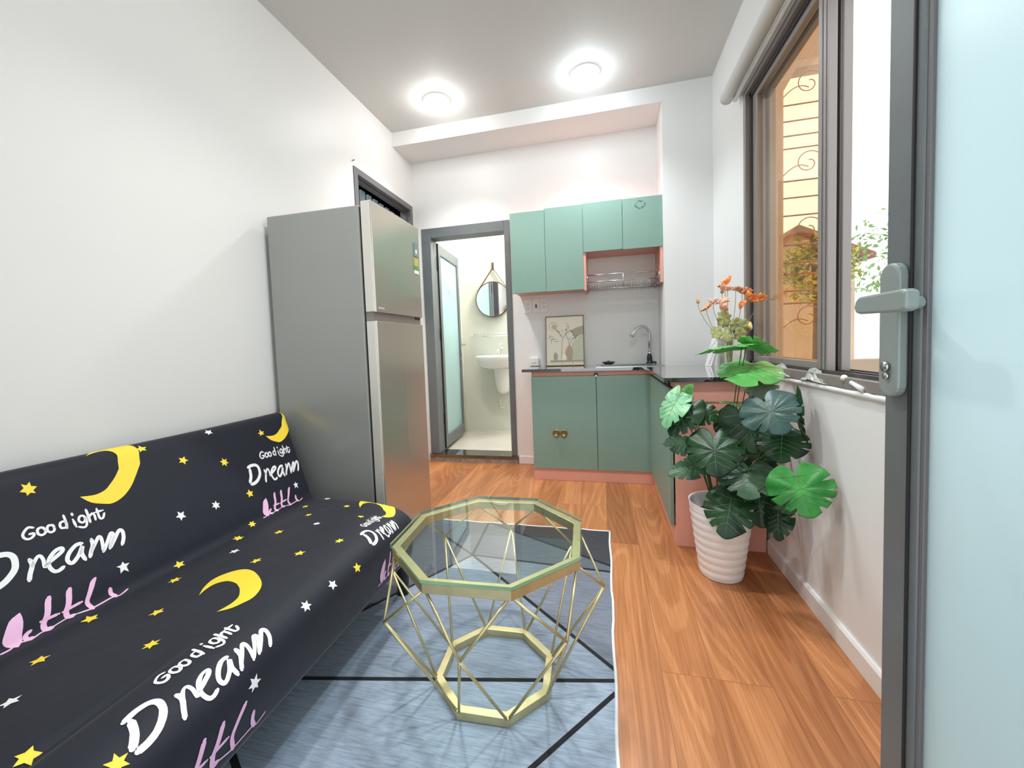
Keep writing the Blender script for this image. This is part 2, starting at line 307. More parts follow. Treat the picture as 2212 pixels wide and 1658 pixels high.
# traced shapes: print strokes on the sofa chart, rug corners, leaf and flower positions
DATA = {"T":[["white",0.0052,[[0.66,-0.234],[0.652,-0.238],[0.642,-0.231],[0.638,-0.223],[0.641,-0.215],[0.648,-0.213],[0.655,-0.217],[0.656,-0.222],[0.649,-0.223]]],["white",0.0052,[[0.677,-0.22],[0.676,-0.216],[0.673,-0.213],[0.67,-0.212],[0.667,-0.212],[0.665,-0.214],[0.663,-0.217],[0.663,-0.221],[0.664,-0.225],[0.666,-0.228],[0.669,-0.229],[0.672,-0.229],[0.675,-0.227],[0.676,-0.224],[0.677,-0.22]]],["white",0.0052,[[0.693,-0.219],[0.692,-0.215],[0.69,-0.212],[0.687,-0.211],[0.684,-0.211],[0.682,-0.213],[0.68,-0.216],[0.68,-0.219],[0.681,-0.223],[0.683,-0.226],[0.686,-0.228],[0.689,-0.227],[0.692,-0.226],[0.693,-0.223],[0.693,-0.219]]],["white",0.0052,[[0.717,-0.218],[0.716,-0.215],[0.714,-0.212],[0.711,-0.21],[0.708,-0.211],[0.705,-0.212],[0.704,-0.215],[0.704,-0.219],[0.705,-0.222],[0.707,-0.225],[0.71,-0.226],[0.713,-0.226],[0.715,-0.225],[0.717,-0.222],[0.717,-0.218]]],["white",0.0052,[[0.718,-0.24],[0.717,-0.225],[0.714,-0.207]]],["white",0.00572,[[0.731,-0.223],[0.731,-0.203]]],["white",0.0078,[[0.734,-0.237],[0.734,-0.234]]],["white",0.0052,[[0.754,-0.216],[0.753,-0.213],[0.751,-0.21],[0.748,-0.208],[0.745,-0.208],[0.743,-0.21],[0.741,-0.213],[0.741,-0.217],[0.742,-0.22],[0.744,-0.223],[0.747,-0.225],[0.75,-0.225],[0.753,-0.223],[0.754,-0.22],[0.754,-0.216]]],["white",0.0052,[[0.756,-0.219],[0.752,-0.201],[0.745,-0.195],[0.735,-0.201]]],["white",0.00572,[[0.763,-0.236],[0.762,-0.22],[0.76,-0.202]]],["white",0.0052,[[0.761,-0.215],[0.771,-0.222],[0.774,-0.216],[0.772,-0.203]]],["white",0.0052,[[0.784,-0.23],[0.782,-0.214],[0.782,-0.203],[0.788,-0.202],[0.795,-0.213]]],["white",0.0052,[[0.776,-0.222],[0.795,-0.221]]],["white",0.0085,[[0.631,-0.168],[0.631,-0.154],[0.622,-0.138],[0.616,-0.125]]],["white",0.0068000000000000005,[[0.63,-0.151],[0.642,-0.165],[0.649,-0.167],[0.651,-0.156],[0.648,-0.14],[0.655,-0.145]]],["white",0.008075,[[0.655,-0.145],[0.671,-0.151],[0.687,-0.159],[0.688,-0.166],[0.676,-0.165],[0.661,-0.153],[0.655,-0.139],[0.658,-0.124],[0.666,-0.12],[0.677,-0.124]]],["white",0.0085,[[0.726,-0.159],[0.714,-0.16],[0.697,-0.149],[0.688,-0.135],[0.693,-0.124],[0.71,-0.135],[0.724,-0.152],[0.717,-0.137],[0.718,-0.119]]],["white",0.0085,[[0.746,-0.16],[0.743,-0.145],[0.735,-0.133],[0.728,-0.121]]],["white",0.0076500000000000005,[[0.734,-0.131],[0.75,-0.148],[0.762,-0.159],[0.764,-0.149],[0.757,-0.121]]],["white",0.0076500000000000005,[[0.756,-0.12],[0.771,-0.137],[0.787,-0.156],[0.791,-0.15],[0.78,-0.135],[0.771,-0.121]]],["white",0.0085,[[0.772,-0.122],[0.79,-0.14],[0.806,-0.155],[0.812,-0.15],[0.808,-0.134],[0.798,-0.118]]],["white",0.012,[[0.571,-0.19],[0.563,-0.166],[0.555,-0.154],[0.546,-0.145]]],["white",0.0115,[[0.566,-0.198],[0.585,-0.201],[0.603,-0.197],[0.61,-0.186],[0.608,-0.169],[0.601,-0.156],[0.583,-0.142],[0.564,-0.136],[0.548,-0.136]]],["pink",0.0035,[[0.534,0.001],[0.549,0.001],[0.562,-0.004],[0.573,-0.0],[0.585,0.002],[0.6,-0.001],[0.611,0.001],[0.623,-0.001],[0.645,-0.004],[0.658,-0.003],[0.669,-0.0],[0.687,0.004],[0.707,0.004],[0.737,0.003],[0.748,0.008],[0.769,0.002]]],["pink",0.009,[[0.586,-0.021],[0.577,-0.015],[0.576,-0.003],[0.585,0.001]]],["pink",0.0105,[[0.632,-0.069],[0.619,-0.039],[0.608,-0.022],[0.607,-0.004],[0.617,0.0]]],["pink",0.007,[[0.605,-0.03],[0.636,-0.028]]],["pink",0.0105,[[0.669,-0.066],[0.657,-0.039],[0.648,-0.023],[0.648,-0.006],[0.658,-0.003]]],["pink",0.007,[[0.643,-0.027],[0.679,-0.029]]],["pink",0.009,[[0.718,-0.062],[0.7,-0.042],[0.688,-0.022],[0.69,-0.001],[0.692,0.006]]],["pink",0.009,[[0.737,-0.027],[0.735,-0.009],[0.741,0.006]]]],"BIG":[[0.582,-0.064],[0.562,-0.054],[0.548,-0.037],[0.543,-0.022],[0.548,-0.005],[0.56,0.005],[0.582,0.005],[0.569,-0.004],[0.573,-0.023],[0.582,-0.049]],"MOON":[[0.885,-0.425],[0.915,-0.447],[0.947,-0.461],[0.969,-0.46],[0.986,-0.45],[1.001,-0.434],[1.008,-0.408],[1.0,-0.374],[0.982,-0.34],[0.953,-0.302],[0.929,-0.281],[0.906,-0.269],[0.885,-0.265],[0.87,-0.27],[0.845,-0.284],[0.829,-0.307],[0.854,-0.301],[0.87,-0.301],[0.89,-0.308],[0.917,-0.332],[0.931,-0.351],[0.942,-0.372],[0.95,-0.409],[0.935,-0.432],[0.91,-0.433]],"stars":[["yellow",0.681,-0.332],["yellow",0.953,-0.37],["yellow",1.048,-0.291],["yellow",1.175,-0.243],["yellow",1.371,-0.316],["yellow",1.21,-0.108],["yellow",1.163,0.002],["yellow",1.399,0.077],["yellow",1.302,0.155],["yellow",1.435,0.263],["yellow",1.336,0.372],["yellow",1.135,0.146],["yellow",1.081,0.032],["yellow",0.953,0.234],["yellow",1.001,0.341],["yellow",1.092,0.414],["yellow",1.023,0.536],["yellow",0.899,0.011],["yellow",0.842,0.074],["yellow",0.715,0.183],["yellow",0.67,0.036],["yellow",0.618,0.301],["yellow",0.549,0.099],["yellow",0.393,0.365],["yellow",0.424,0.507],["white",1.179,-0.375],["white",0.962,-0.129],["white",1.074,-0.117],["white",0.779,-0.058],["white",1.444,-0.061],["white",1.208,0.249],["white",1.005,0.103],["white",0.919,0.524],["white",0.82,0.519],["white",1.499,0.117],["white",0.46,0.193],["white",0.641,0.568]],"rug":{"N0":[-0.616,1.75],"U":[-0.635,2.112],"R4":[0.013,1.765],"R5":[0.012,1.718],"R1":[0.01,1.191],"L":[-0.905,1.288],"Hr":[0.004,1.151],"Hl":[-0.949,0.969],"R2":[0.008,1.109],"R2b":[-0.182,0.87],"L3a":[-0.957,0.775],"L3b":[-0.874,0.725],"UL":[-0.79,1.885]},"leaves":[[[0.536,1.78,0.948],[0.356,1.7,0.923],0.0954,"bright",75],[[0.551,1.78,0.949],[0.646,1.74,0.923],0.0805,"bright",78],[[0.575,1.8,0.872],[0.502,1.64,0.803],0.2073,"bright",0],[[0.576,1.76,0.809],[0.616,1.68,0.758],0.105,"teal",0],[[0.56,1.62,0.746],[0.589,1.54,0.652],0.1795,"bluegreen",0],[[0.653,1.6,0.759],[0.665,1.56,0.617],0.042,"dark",70],[[0.523,1.74,0.683],[0.568,1.7,0.539],0.1774,"dark",0],[[0.631,1.66,0.619],[0.604,1.6,0.534],0.1492,"dark",5],[[0.308,1.82,0.747],[0.241,1.75,0.624],0.1016,"light",20],[[0.356,1.83,0.7],[0.268,1.78,0.583],0.1212,"dark",10],[[0.375,1.86,0.679],[0.457,1.8,0.643],0.1032,"dark",-10],[[0.421,1.74,0.584],[0.41,1.66,0.456],0.1918,"dark",0],[[0.339,1.78,0.542],[0.234,1.74,0.559],0.0804,"greygreen",0],[[0.384,1.78,0.464],[0.253,1.74,0.427],0.0839,"greygreen",0],[[0.532,1.7,0.477],[0.506,1.62,0.39],0.1989,"greygreen",0],[[0.601,1.48,0.525],[0.619,1.42,0.415],0.169,"vivid",0],[[0.472,1.7,0.36],[0.432,1.64,0.228],0.1655,"dark",0],[[0.588,1.76,0.352],[0.584,1.72,0.243],0.1541,"dark",0],[[0.625,1.68,0.331],[0.611,1.64,0.232],0.0903,"dark",10],[[0.626,1.64,0.4],[0.638,1.61,0.341],0.0844,"dark",0],[[0.332,1.82,0.752],[0.357,1.8,0.793],0.0389,"bright",0],[[0.536,1.8,0.708],[0.453,1.77,0.724],0.0374,"bright",60],[[0.622,1.82,0.735],[0.556,1.8,0.761],0.0598,"dark",40],[[0.475,1.83,0.644],[0.544,1.83,0.606],0.1155,"dark",0],[[0.612,1.83,0.443],[0.655,1.8,0.379],0.114,"dark",0],[[0.543,1.83,0.46],[0.5,1.8,0.391],0.1151,"dark",0],[[0.615,1.84,0.537],[0.635,1.8,0.454],0.1333,"dark",0]],"flow":[[[0.567,2.12,1.236],"orange",0.0261],[[0.572,2.102,1.208],"peach",0.0244],[[0.643,2.132,1.194],"rust",0.0261],[[0.619,2.144,1.21],"peach",0.0209],[[0.663,2.102,1.161],"orange",0.0261],[[0.703,2.12,1.162],"orange",0.0296],[[0.63,2.108,1.138],"orange",0.0174],[[0.486,2.12,1.128],"orange",0.0244],[[0.52,2.138,1.152],"peach",0.0191],[[0.551,2.108,1.128],"peachb",0.0296]],"buds":[[[0.449,2.12,1.156],"bud"],[[0.554,2.12,1.196],"bud"],[[0.67,2.12,1.02],"budpale"]],"fleaf":[[[0.556,2.1,1.07],0.045],[[0.607,2.1,1.037],0.04],[[0.629,2.1,1.03],0.04],[[0.522,2.1,1.007],0.035],[[0.568,2.1,0.992],0.035],[[0.623,2.1,0.994],0.035]]}
# ------------------------------------------------------------------ room shell
XL, XR, YB, YC, ZC, YF = -1.541, 0.715, 3.227, 2.918, 2.645, -0.22
XT = XR + 0.10
struct(B(XL - 0.1, XR + 0.10, YF - 0.1, 3.40, -0.06, 0.0).build('floor', M['wood']))
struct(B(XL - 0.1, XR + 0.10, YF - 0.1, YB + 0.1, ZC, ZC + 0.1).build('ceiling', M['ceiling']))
# left wall with the opening of the high window over the fridge
WY0, WY1, WZ0, WZ1 = 2.375, 3.205, 1.25, 2.178
m = MB(); x0, x1 = XL - 0.1, XL
m.box(x0, x1, YF, WY0, 0, ZC); m.box(x0, x1, WY1, YB, 0, ZC); m.box(x0, x1, WY0, WY1, 0, WZ0); m.box(x0, x1, WY0, WY1, WZ1, ZC)
struct(m.build('wall_left', M['wall']))
# back wall with the bathroom doorway
DX0, DX1, DZ = -1.472, -0.706, 1.985
m = MB(); y0, y1 = YB, YB + 0.1
m.box(XL - 0.1, DX0, y0, y1, 0, ZC); m.box(DX1, XR + 0.1, y0, y1, 0, ZC); m.box(DX0, DX1, y0, y1, DZ, ZC)
struct(m.build('wall_back', M['wall']))
# beam under the ceiling and the column to its right
struct(B(XL, XR, YC, YB, 2.540, ZC).build('trim_1', M['wall'], label='white beam below the ceiling'))
struct(B(0.411, XR, YC, YB, 0, 2.540).build('trim_2', M['wall'], label='white column in the right corner'))
# right wall with the big sliding window
RY0, RY1, RZ0, RZ1 = 0.16, 2.325, 0.815, 2.200
m = MB()
m.box(XR, XT, YF, RY0, 0, ZC); m.box(XR, XT, RY1, YB, 0, ZC); m.box(XR, XT, RY0, RY1, 0, RZ0); m.box(XR, XT, RY0, RY1, RZ1, ZC)
# rough plaster lip along the sill
g = []
rnd = random.Random(4)
for i in range(60):
    y = 1.10 + i * 0.022; k = 0.003 + 0.004 * rnd.random()
    g.append([(XR - 0.001, y, RZ0 - 0.022 + 0.003 * rnd.random()), (XR - k - 0.003, y, RZ0 - 0.014), (XR - k - 0.002, y, RZ0 - 0.004 + 0.004 * rnd.random()), (XR + 0.012, y, RZ0 + 0.001)])
m.quadgrid(g)
struct(m.build('wall_right', M['wall']))
# front wall behind the camera with the doorway the camera stands in
m = MB(); m.box(XL - 0.1, -0.60, YF - 0.1, YF, 0, ZC); m.box(0.405, XR + 0.1, YF - 0.1, YF, 0, ZC); m.box(-0.60, 0.405, YF - 0.1, YF, 2.05, ZC)
struct(m.build('wall_front', M['wall']))
# baseboards
bb = [(0, 0), (-0.012, 0), (-0.012, 0.062), (-0.006, 0.068), (0, 0.068)]
m = MB().prism([(XR + a, b) for a, b in [(0, 0), (-0.013, 0), (-0.013, 0.058), (-0.007, 0.066), (0, 0.066)]], 1, YF, 2.005); struct(m.build('baseboard_right', M['trimw']))
m = MB().box(DX1 + 0.012, -0.508, YB - 0.012, YB, 0, 0.066); struct(m.build('baseboard_back', M['trimw'], bevel=0.004))

# ------------------------------------------------------------------ bathroom beyond the doorway
BY = 4.26; BX0 = -1.512; BX1 = 0.15
struct(B(BX0, BX1, YB + 0.1, BY, -0.05, 0.05).build('floor_bathroom', M['tilefloor']))
m = MB().box(BX0 - 0.05, BX1, BY, BY + 0.06, 0, 2.03).box(BX0 - 0.05, BX1, BY + 0.003, BY + 0.06, 2.03, 2.6, 1); struct(m.build('wall_bathroom_back', [M['tilewall'], M['wall']]))
m = MB().box(BX0 - 0.05, BX0, YB + 0.1, BY, 0, 2.03).box(BX0 - 0.05, BX0 - 0.003, YB + 0.1, BY, 2.03, 2.6, 1); struct(m.build('wall_bathroom_left', [M['tilewall'], M['wall']]))
m = MB().box(BX1, BX1 + 0.05, YB + 0.1, BY + 0.06, 0, 2.6); struct(m.build('wall_bathroom_right', M['tilewall']))
struct(B(BX0 - 0.05, BX1 + 0.05, YB + 0.1, BY + 0.06, 2.6, 2.66).build('ceiling_bathroom', M['wall']))
# raised stone threshold
m = MB().box(DX0 - 0.005, DX1 + 0.012, YB - 0.03, YB + 0.14, 0.042, 0.066).box(DX0 - 0.005, DX1 + 0.010, YB - 0.022, YB + 0.1, 0, 0.042, 1)
struct(m.build('trim_3', [M['granite'], mat('rough_threshold_mortar', srgb(150, 140, 126), 0.8, nodes=varied(srgb(150, 140, 126), 0.3, 30))], label='black stone threshold of the bathroom'))
# door 1: frame, leaf swung into the bathroom
D1 = structE('door_1', (-1.40, YB + 0.1, 0.066), 'grey framed bathroom door with frosted glass, open')
m = MB(); t = 0.080
for y0_, y1_, ins in ((YB - 0.012, YB + 0.055, 0), (YB + 0.055, YB + 0.12, 0.012)):
    m.box(DX0 + ins, -1.391, y0_, y1_, 0.066, DZ - ins); m.box(-0.753, DX1 - ins, y0_, y1_, 0.066, DZ - ins); m.box(-1.391, -0.753, y0_, y1_, 1.903, DZ - ins)
m.build('door_frame', M['framedoor'], D1, bevel=0.003)
ang = math.atan2(3.99 - 3.345, -1.452 + 1.402)
def leafbox(mb, u0, u1, w0, w1, z0, z1, mi=0):
    # u along the leaf from the hinge, w across its thickness
    d = Vector((math.cos(ang), math.sin(ang), 0)); n = Vector((math.sin(ang), -math.cos(ang), 0)); o = Vector((-1.400, 3.352, 0))
    P = lambda u, w, z: tuple(o + d * u + n * w + Vector((0, 0, z)))
    vs = [P(u, w, z) for z in (z0, z1) for w in (w0, w1) for u in (u0, u1)]
    mb.add(vs, [(0, 1, 3, 2), (4, 6, 7, 5), (0, 4, 5, 1), (2, 3, 7, 6), (0, 2, 6, 4), (1, 5, 7, 3)], mi); return mb
LW, s_ = 0.64, 0.055
m = MB(); leafbox(m, 0, s_, -0.02, 0.02, 0.085, 1.89); leafbox(m, LW - s_, LW, -0.02, 0.02, 0.085, 1.89); leafbox(m, s_, LW - s_, -0.02, 0.02, 0.085, 0.185); leafbox(m, s_, LW - s_, -0.02, 0.02, 1.80, 1.89)
lf = m.build('door_leaf', M['framedoor'], D1, bevel=0.003)
leafbox(MB(), s_, LW - s_, -0.005, 0.005, 0.185, 1.80).build('pane', M['frostbath'], lf)
m = MB(); leafbox(m, -0.012, -0.001, -0.019, 0.020, 0.085, 1.89); m.build('gasket', M['rubber'], lf)
for z in (0.30, 1.05, 1.66):
    m = MB(); leafbox(m, -0.020, -0.010, -0.022, 0.024, z, z + 0.11)
    m.tube([(-1.392, 3.338, z - 0.005), (-1.392, 3.338, z + 0.115)], 0.008, 8)
    m.build('hinge', M['blackmetal'], D1)
m = MB(); leafbox(m, LW - 0.045, LW - 0.015, 0.020, 0.030, 0.90, 1.08); leafbox(m, LW - 0.035, LW - 0.022, 0.030, 0.062, 0.995, 1.010); leafbox(m, LW - 0.15, LW - 0.02, 0.058, 0.070, 0.992, 1.012)
m.build('door_handle', M['steel'], lf, bevel=0.003)
m = MB(); leafbox(m, 0.30, 0.325, 0.0205, 0.026, 1.50, 1.53); m.tube([(-1.40, 3.66, 1.50), (-1.393, 3.662, 1.485), (-1.388, 3.664, 1.492)], 0.003, 6); m.build('hook', M['whiteplastic'], lf)

# ------------------------------------------------------------------ bathroom fittings
SX = -1.055
def basin():
    t = thing('washbasin', 'white ceramic wall washbasin in the bathroom, below the round mirror', 'washbasin', (SX, 4.15, 0.87))
    g = []; n = 40
    prof = [(0.00, 0.0, -0.03, 0), (0.55, 0.0, -0.13, 0), (0.80, 0.0, -0.10, 0), (0.96, 0, -0.035, 0), (1.0, 0, -0.008, 0), (1.0, 0, 0.004, 0), (0.97, 0, 0.008, 0), (0.90, 0, 0.004, 0), (0.83, 0, -0.02, 0), (0.6, 0, -0.07, 0), (0.25, 0, -0.085, 0), (0.0, 0, -0.087, 0)]
    for s, _, z, _ in prof:
        row = []
        for i in range(n + 1):
            a = 2 * math.pi * i / n; ca, sa = math.cos(a), math.sin(a)
            x = 0.225 * math.copysign(abs(ca) ** 0.7, ca); y = 0.215 * math.copysign(abs(sa) ** (0.75 if sa < 0 else 0.35), sa)
            row.append((SX + x * s, 4.045 + y * s, 0.872 + z))
        g.append(row)
    MB().quadgrid(g).build('bowl', M['ceramic'], t, clean=True)
    m = MB(); m.box(SX - 0.20, SX + 0.20, 4.17, 4.258, 0.80, 0.878); m.build('back_ledge', M['ceramic'], t, bevel=0.012)
    g = []
    for z, rx, ry in [(0.80, .100, .135), (0.74, .102, .135), (0.66, .100, .130), (0.58, .094, .122), (0.50, .078, .105), (0.465, .052, .075), (0.45, .0, .0)]:
        g.append([(SX + rx * math.cos(math.pi + math.pi * i / 24), 4.258 + ry * 1.25 * math.sin(math.pi + math.pi * i / 24), z) for i in range(25)])
    MB().quadgrid(g).build('half_pedestal', M['ceramic'], t)
    m = MB(); m.tube([(SX - 0.115, 4.235, 0.79), (SX - 0.115, 4.20, 0.785)], 0.007, 8); m.build('fixing_bolt', M['blackmetal'], t)
basin()
t = thing('basin_faucet', 'small chrome single lever tap standing on the bathroom washbasin', 'faucet', (SX + 0.01, 4.18, 0.878))
MB().lathe([(0.0, 0), (0.022, 0), (0.020, 0.01), (0.017, 0.06), (0.019, 0.085), (0.0, 0.095)], (SX + .01, 4.18, 0.878), 20).build('body', M['chrome'], t)
MB().tube([(SX + .01, 4.18, .935), (SX - .005, 4.10, .945), (SX - .01, 4.06, .925)], [.012, .010, .009], 12).build('spout', M['chrome'], t)
MB().tube([(SX + .01, 4.18, .968), (SX + .0, 4.15, .985), (SX + .02, 4.11, 1.01)], [.009, .007, .006], 10).build('lever', M['chrome'], t)
# shelf
t = thing('glass_shelf', 'narrow glass shelf with a thin chrome rail on the bathroom wall', 'shelf', (-1.17, BY, 1.09))
B(-1.39, -0.90, BY - 0.11, BY - 0.002, 1.080, 1.086).build('shelf_board', M['clearglass'], t)
m = MB(); m.tube([(-1.36, BY - .002, 1.112), (-1.36, BY - .105, 1.112), (-0.93, BY - .105, 1.112), (-0.93, BY - .002, 1.112)], .004, 8); m.tube([(-1.39, BY - .11, 1.083), (-0.90, BY - .11, 1.083)], .0045, 8)
m.build('rail', M['chrome'], t)
for x in (-1.36, -1.21, -0.93):
    MB().tube([(x, BY - .105, 1.078), (x, BY - .105, 1.114)], .004, 8).build('post', M['chrome'], t)
# mirror
MX, MZ, MR = -1.135, 1.478, 0.190
t = thing('round_mirror', 'round mirror hanging from a brown leather strap on the bathroom wall', 'mirror', (MX, BY, MZ))
m = MB().lathe([(MR, -0.012), (MR, 0.014), (MR - .006, 0.018), (MR - .009, 0.012), (MR - 0.009, -0.012)], (MX, BY - 0.035, MZ), 64, axis=(0, -1, 0)); m.build('rim', M['leather'], t)
MB().lathe([(0.0, 0.0), (MR - .009, 0.0)], (MX, BY - 0.047, MZ), 64, axis=(0, -1, 0)).build('mirror_plate', M['mirror'], t)
m = MB(); hz = 1.80
for sgn in (-1, 1):
    a = Vector((MX + sgn * MR * 0.88, BY - 0.03, MZ + MR * 0.50)); b_ = Vector((MX + 0.005 + sgn * 0.008, BY - 0.022, hz))
    d = Vector((0, 0.012, 0)); m.add([a - d, a + d, b_ + d, b_ - d, a - d + Vector((sgn * .004, 0, .002)), a + d + Vector((sgn * .004, 0, .002)), b_ + d + Vector((sgn * .004, 0, 0)), b_ - d + Vector((sgn * .004, 0, 0))],
        [(0, 1, 2, 3), (4, 7, 6, 5), (0, 3, 7, 4), (1, 5, 6, 2), (0, 4, 5, 1), (3, 2, 6, 7)])
    pts = [(MX + sgn * (MR + .002) * math.sin(q), BY - 0.03, MZ + (MR + .002) * math.cos(q)) for q in [R(60 + 10 * i) for i in range(6)]]
    for p, q in zip(pts, pts[1:]): m.add([(p[0], p[1] - .013, p[2]), (p[0], p[1] + .013, p[2]), (q[0], q[1] + .013, q[2]), (q[0], q[1] - .013, q[2])], [(0, 1, 2, 3)])
m.box(MX - .006, MX + .018, BY - .026, BY - .018, hz - .01, hz + .085)
m.build('strap', M['leather'], t, bevel=0)
MB().lathe([(0, 0), (.006, 0), (.006, .018), (.010, .022), (.010, .03), (0, .032)], (MX + .006, BY - .001, hz + .075), 14, axis=(0, -1, 0)).build('peg', M['chrome'], t)
t = MB(); t.tube([(-1.10, BY - .003, .40), (-1.10, BY - .02, .385), (-1.10, BY - .02, .33), (-1.098, BY - .004, .32)], .008, 8); t.tube([(-1.13, BY - .008, .305), (-1.07, BY - .008, .305)], .006, 8)
tag(t.build('drain_pipe', M['whiteplastic']), 'short white drain pipe stub on the bathroom wall below the washbasin', 'pipe')
# unseen ceiling lamp and point light, added to brighten the bathroom
t = thing('bathroom_fill_lamp', 'added unseen round lamp on the bathroom ceiling, brightening the bathroom', 'lamp', (-0.55, 3.85, 2.6))
MB().lathe([(.0, -.05), (.11, -.045), (.13, -.02), (.13, 0)], (-0.55, 3.85, 2.598), 32).build('diffuser', M['lampwarm'], t)
l = bpy.data.lights.new('bathroom_fill_light', 'POINT'); l.energy = 40; l.shadow_soft_size = 0.12; l.color = (1, .99, .95); lo = bpy.data.objects.new('bathroom_fill_light', l); COL.objects.link(lo); lo.location = (-0.35, 3.78, 2.42)

# ------------------------------------------------------------------ ceiling downlights
for i, (x, y, cool, lab) in enumerate([(-1.046, 2.63, 0, 'lit round ceiling downlight nearer the left wall'), (-0.068, 2.64, 1, 'lit round ceiling downlight with a bluish glow, right of the other'),
        (-0.62, 1.20, 0, 'added unseen ceiling downlight above the sofa, brightening the room'), (0.22, 1.25, 1, 'added unseen ceiling downlight above the rug edge, brightening the room')]):  # last two are out of view, added to brighten the room
    t = thing('downlight', lab, 'ceiling light', (x, y, ZC), 'ceiling downlights')
    MB().lathe([(.078, -.006), (.082, -.014), (.090, -.009), (.093, 0)], (x, y, ZC - .0005), 40).build('trim_ring', M['trimw'], t)
    MB().lathe([(.0, -.034), (.03, -.032), (.06, -.024), (.080, -.008)], (x, y, ZC), 40).build('diffuser', M['lampcool' if cool else 'lampwarm'], t)
    l = bpy.data.lights.new('downlight_beam', 'SPOT'); l.energy = 60 if y > 2 else 52; l.spot_size = R(118); l.spot_blend = 0.75; l.shadow_soft_size = 0.06; l.color = (0.88, 0.95, 1) if cool else (1, .98, .95)
    lo = bpy.data.objects.new('downlight_beam', l); COL.objects.link(lo); lo.location = (x, y, ZC - 0.045)
    l = bpy.data.lights.new('downlight_glow', 'POINT'); l.energy = 3.0; l.shadow_soft_size = 0.04; l.color = (0.8, 0.93, 1) if cool else (1, .98, .97)
    lo = bpy.data.objects.new('downlight_glow', l); COL.objects.link(lo); lo.location = (x, y, ZC - 0.075)

# ------------------------------------------------------------------ left high window (into a dark hallway)
W2 = structE('window_2', (XL, 2.79, WZ0), 'brown-grey framed high window above the fridge')
m = MB(); fx0, fx1 = XL - 0.09, XL + 0.008; f = 0.042
m.box(fx0, fx1, WY0, WY0 + f, WZ0, WZ1); m.box(fx0, fx1, WY1 - f, WY1, WZ0, WZ1); m.box(fx0, fx1, WY0 + f, WY1 - f, WZ1 - f, WZ1); m.box(fx0, fx1, WY0 + f, WY1 - f, WZ0, WZ0 + f)
m.build('window_frame', M['framegrey'], W2, bevel=0.003)
m = MB(); f2 = 0.054; m.box(fx0 + .02, fx1 - .04, WY0 + f, WY1 - f, WZ1 - f2, WZ1 - f); m.box(fx0 + .02, fx1 - .04, WY0 + f, WY0 + f + .012, WZ0 + f, WZ1 - f2); m.box(fx0 + .02, fx1 - .04, WY1 - f - .02, WY1 - f, WZ0 + f, WZ1 - f2)
m.build('sash_frame', M['framegrey'], W2, bevel=0.002)
m = MB(); X0 = -2.9
m.box(X0, XL - 0.1, 2.0, 2.05, 0.9, 2.75); m.box(X0, XL - 0.1, 4.6, 4.65, 0.9, 2.75); m.box(X0 - .05, X0, 2.0, 4.65, 0.9, 2.75); m.box(X0, XL - 0.1, 2.0, 4.65, 2.72, 2.78); m.box(X0, XL - 0.1, 2.0, 4.65, 0.86, 0.9); m.box(XL - .11, XL - .1, YB, 4.65, .9, 2.75)
struct(m.build('wall_hallway', M['maroon']))
t = thing('slatted_screen', 'pale blue vertical slats seen through the high window above the fridge', 'screen', (-1.67, 2.9, 0.9))
for i in range(9):
    y = 2.555 + i * 0.086; MB().box(-1.675, -1.658, y, y + 0.054, 0.9, 2.140 - i * 0.004).build('slat', M['slat'], t, bevel=0.004)
for z in (.95, 1.90): MB().box(-1.70, -1.676, 2.50, 3.40, z, z + .06).build('rail', M['maroon'], t)
l = bpy.data.lights.new('hallway_fill_light', 'POINT'); l.energy = 5; l.shadow_soft_size = 0.1; lo = bpy.data.objects.new('hallway_fill_light', l); COL.objects.link(lo); lo.location = (-2.0, 2.3, 2.5)  # unseen light without a fixture, added to brighten the hallway

# ------------------------------------------------------------------ right sliding window
W1 = structE('window_1', (XR, 1.24, RZ0), 'large sliding window with amber-tinted panes pushed to the far side')
m = MB(); a0, a1 = XR - 0.006, XT + 0.02; f = 0.030
m.box(a0, a1, RY1 - f, RY1, RZ0, RZ1); m.box(a0, a1, RY0, RY0 + f, RZ0, RZ1); m.box(a0, a1, RY0 + f, RY1 - f, RZ1 - f, RZ1); m.box(a0, a1, RY0 + f, RY1 - f, RZ0, RZ0 + .034)
m.build('window_frame', M['framewin'], W1, bevel=0.002)
m = MB()
for xx in (XR + 0.014, XR + 0.054, XR + 0.094): m.box(xx, xx + 0.006, RY0 + f, RY1 - f, RZ1 - f - .018, RZ1 - f).box(xx, xx + .006, RY0 + f, RY1 - f, RZ0 + .034, RZ0 + .046).box(xx, xx + .006, RY1 - f - .018, RY1 - f, RZ0 + .034, RZ1 - f)
m.build('track', M['framedark'], W1)
for (x, ya, yb_) in ((XR + 0.022, 1.590, 2.275), (XR + 0.064, 1.588, 2.24)):
    s_ = 0.066; z0, z1 = RZ0 + .040, RZ1 - f - .004
    m = MB(); m.box(x, x + .026, ya, ya + s_, z0, z1); m.box(x, x + .026, yb_ - s_ * .8, yb_, z0, z1); m.box(x, x + .026, ya + s_, yb_ - s_ * .8, z0, z0 + .030); m.box(x, x + .026, ya + s_, yb_ - s_ * .8, z1 - .04, z1)
    m.box(x - .004, x, ya + .010, ya + .016, z0, z1); m.box(x - .004, x, ya + .034, ya + .040, z0, z1)
    sh = m.build('sash', M['framewin'], W1, bevel=0.002)
    B(x + .011, x + .015, ya + s_, yb_ - s_ * .8, z0 + .030, z1 - .04).build('pane', M['amber'], sh)
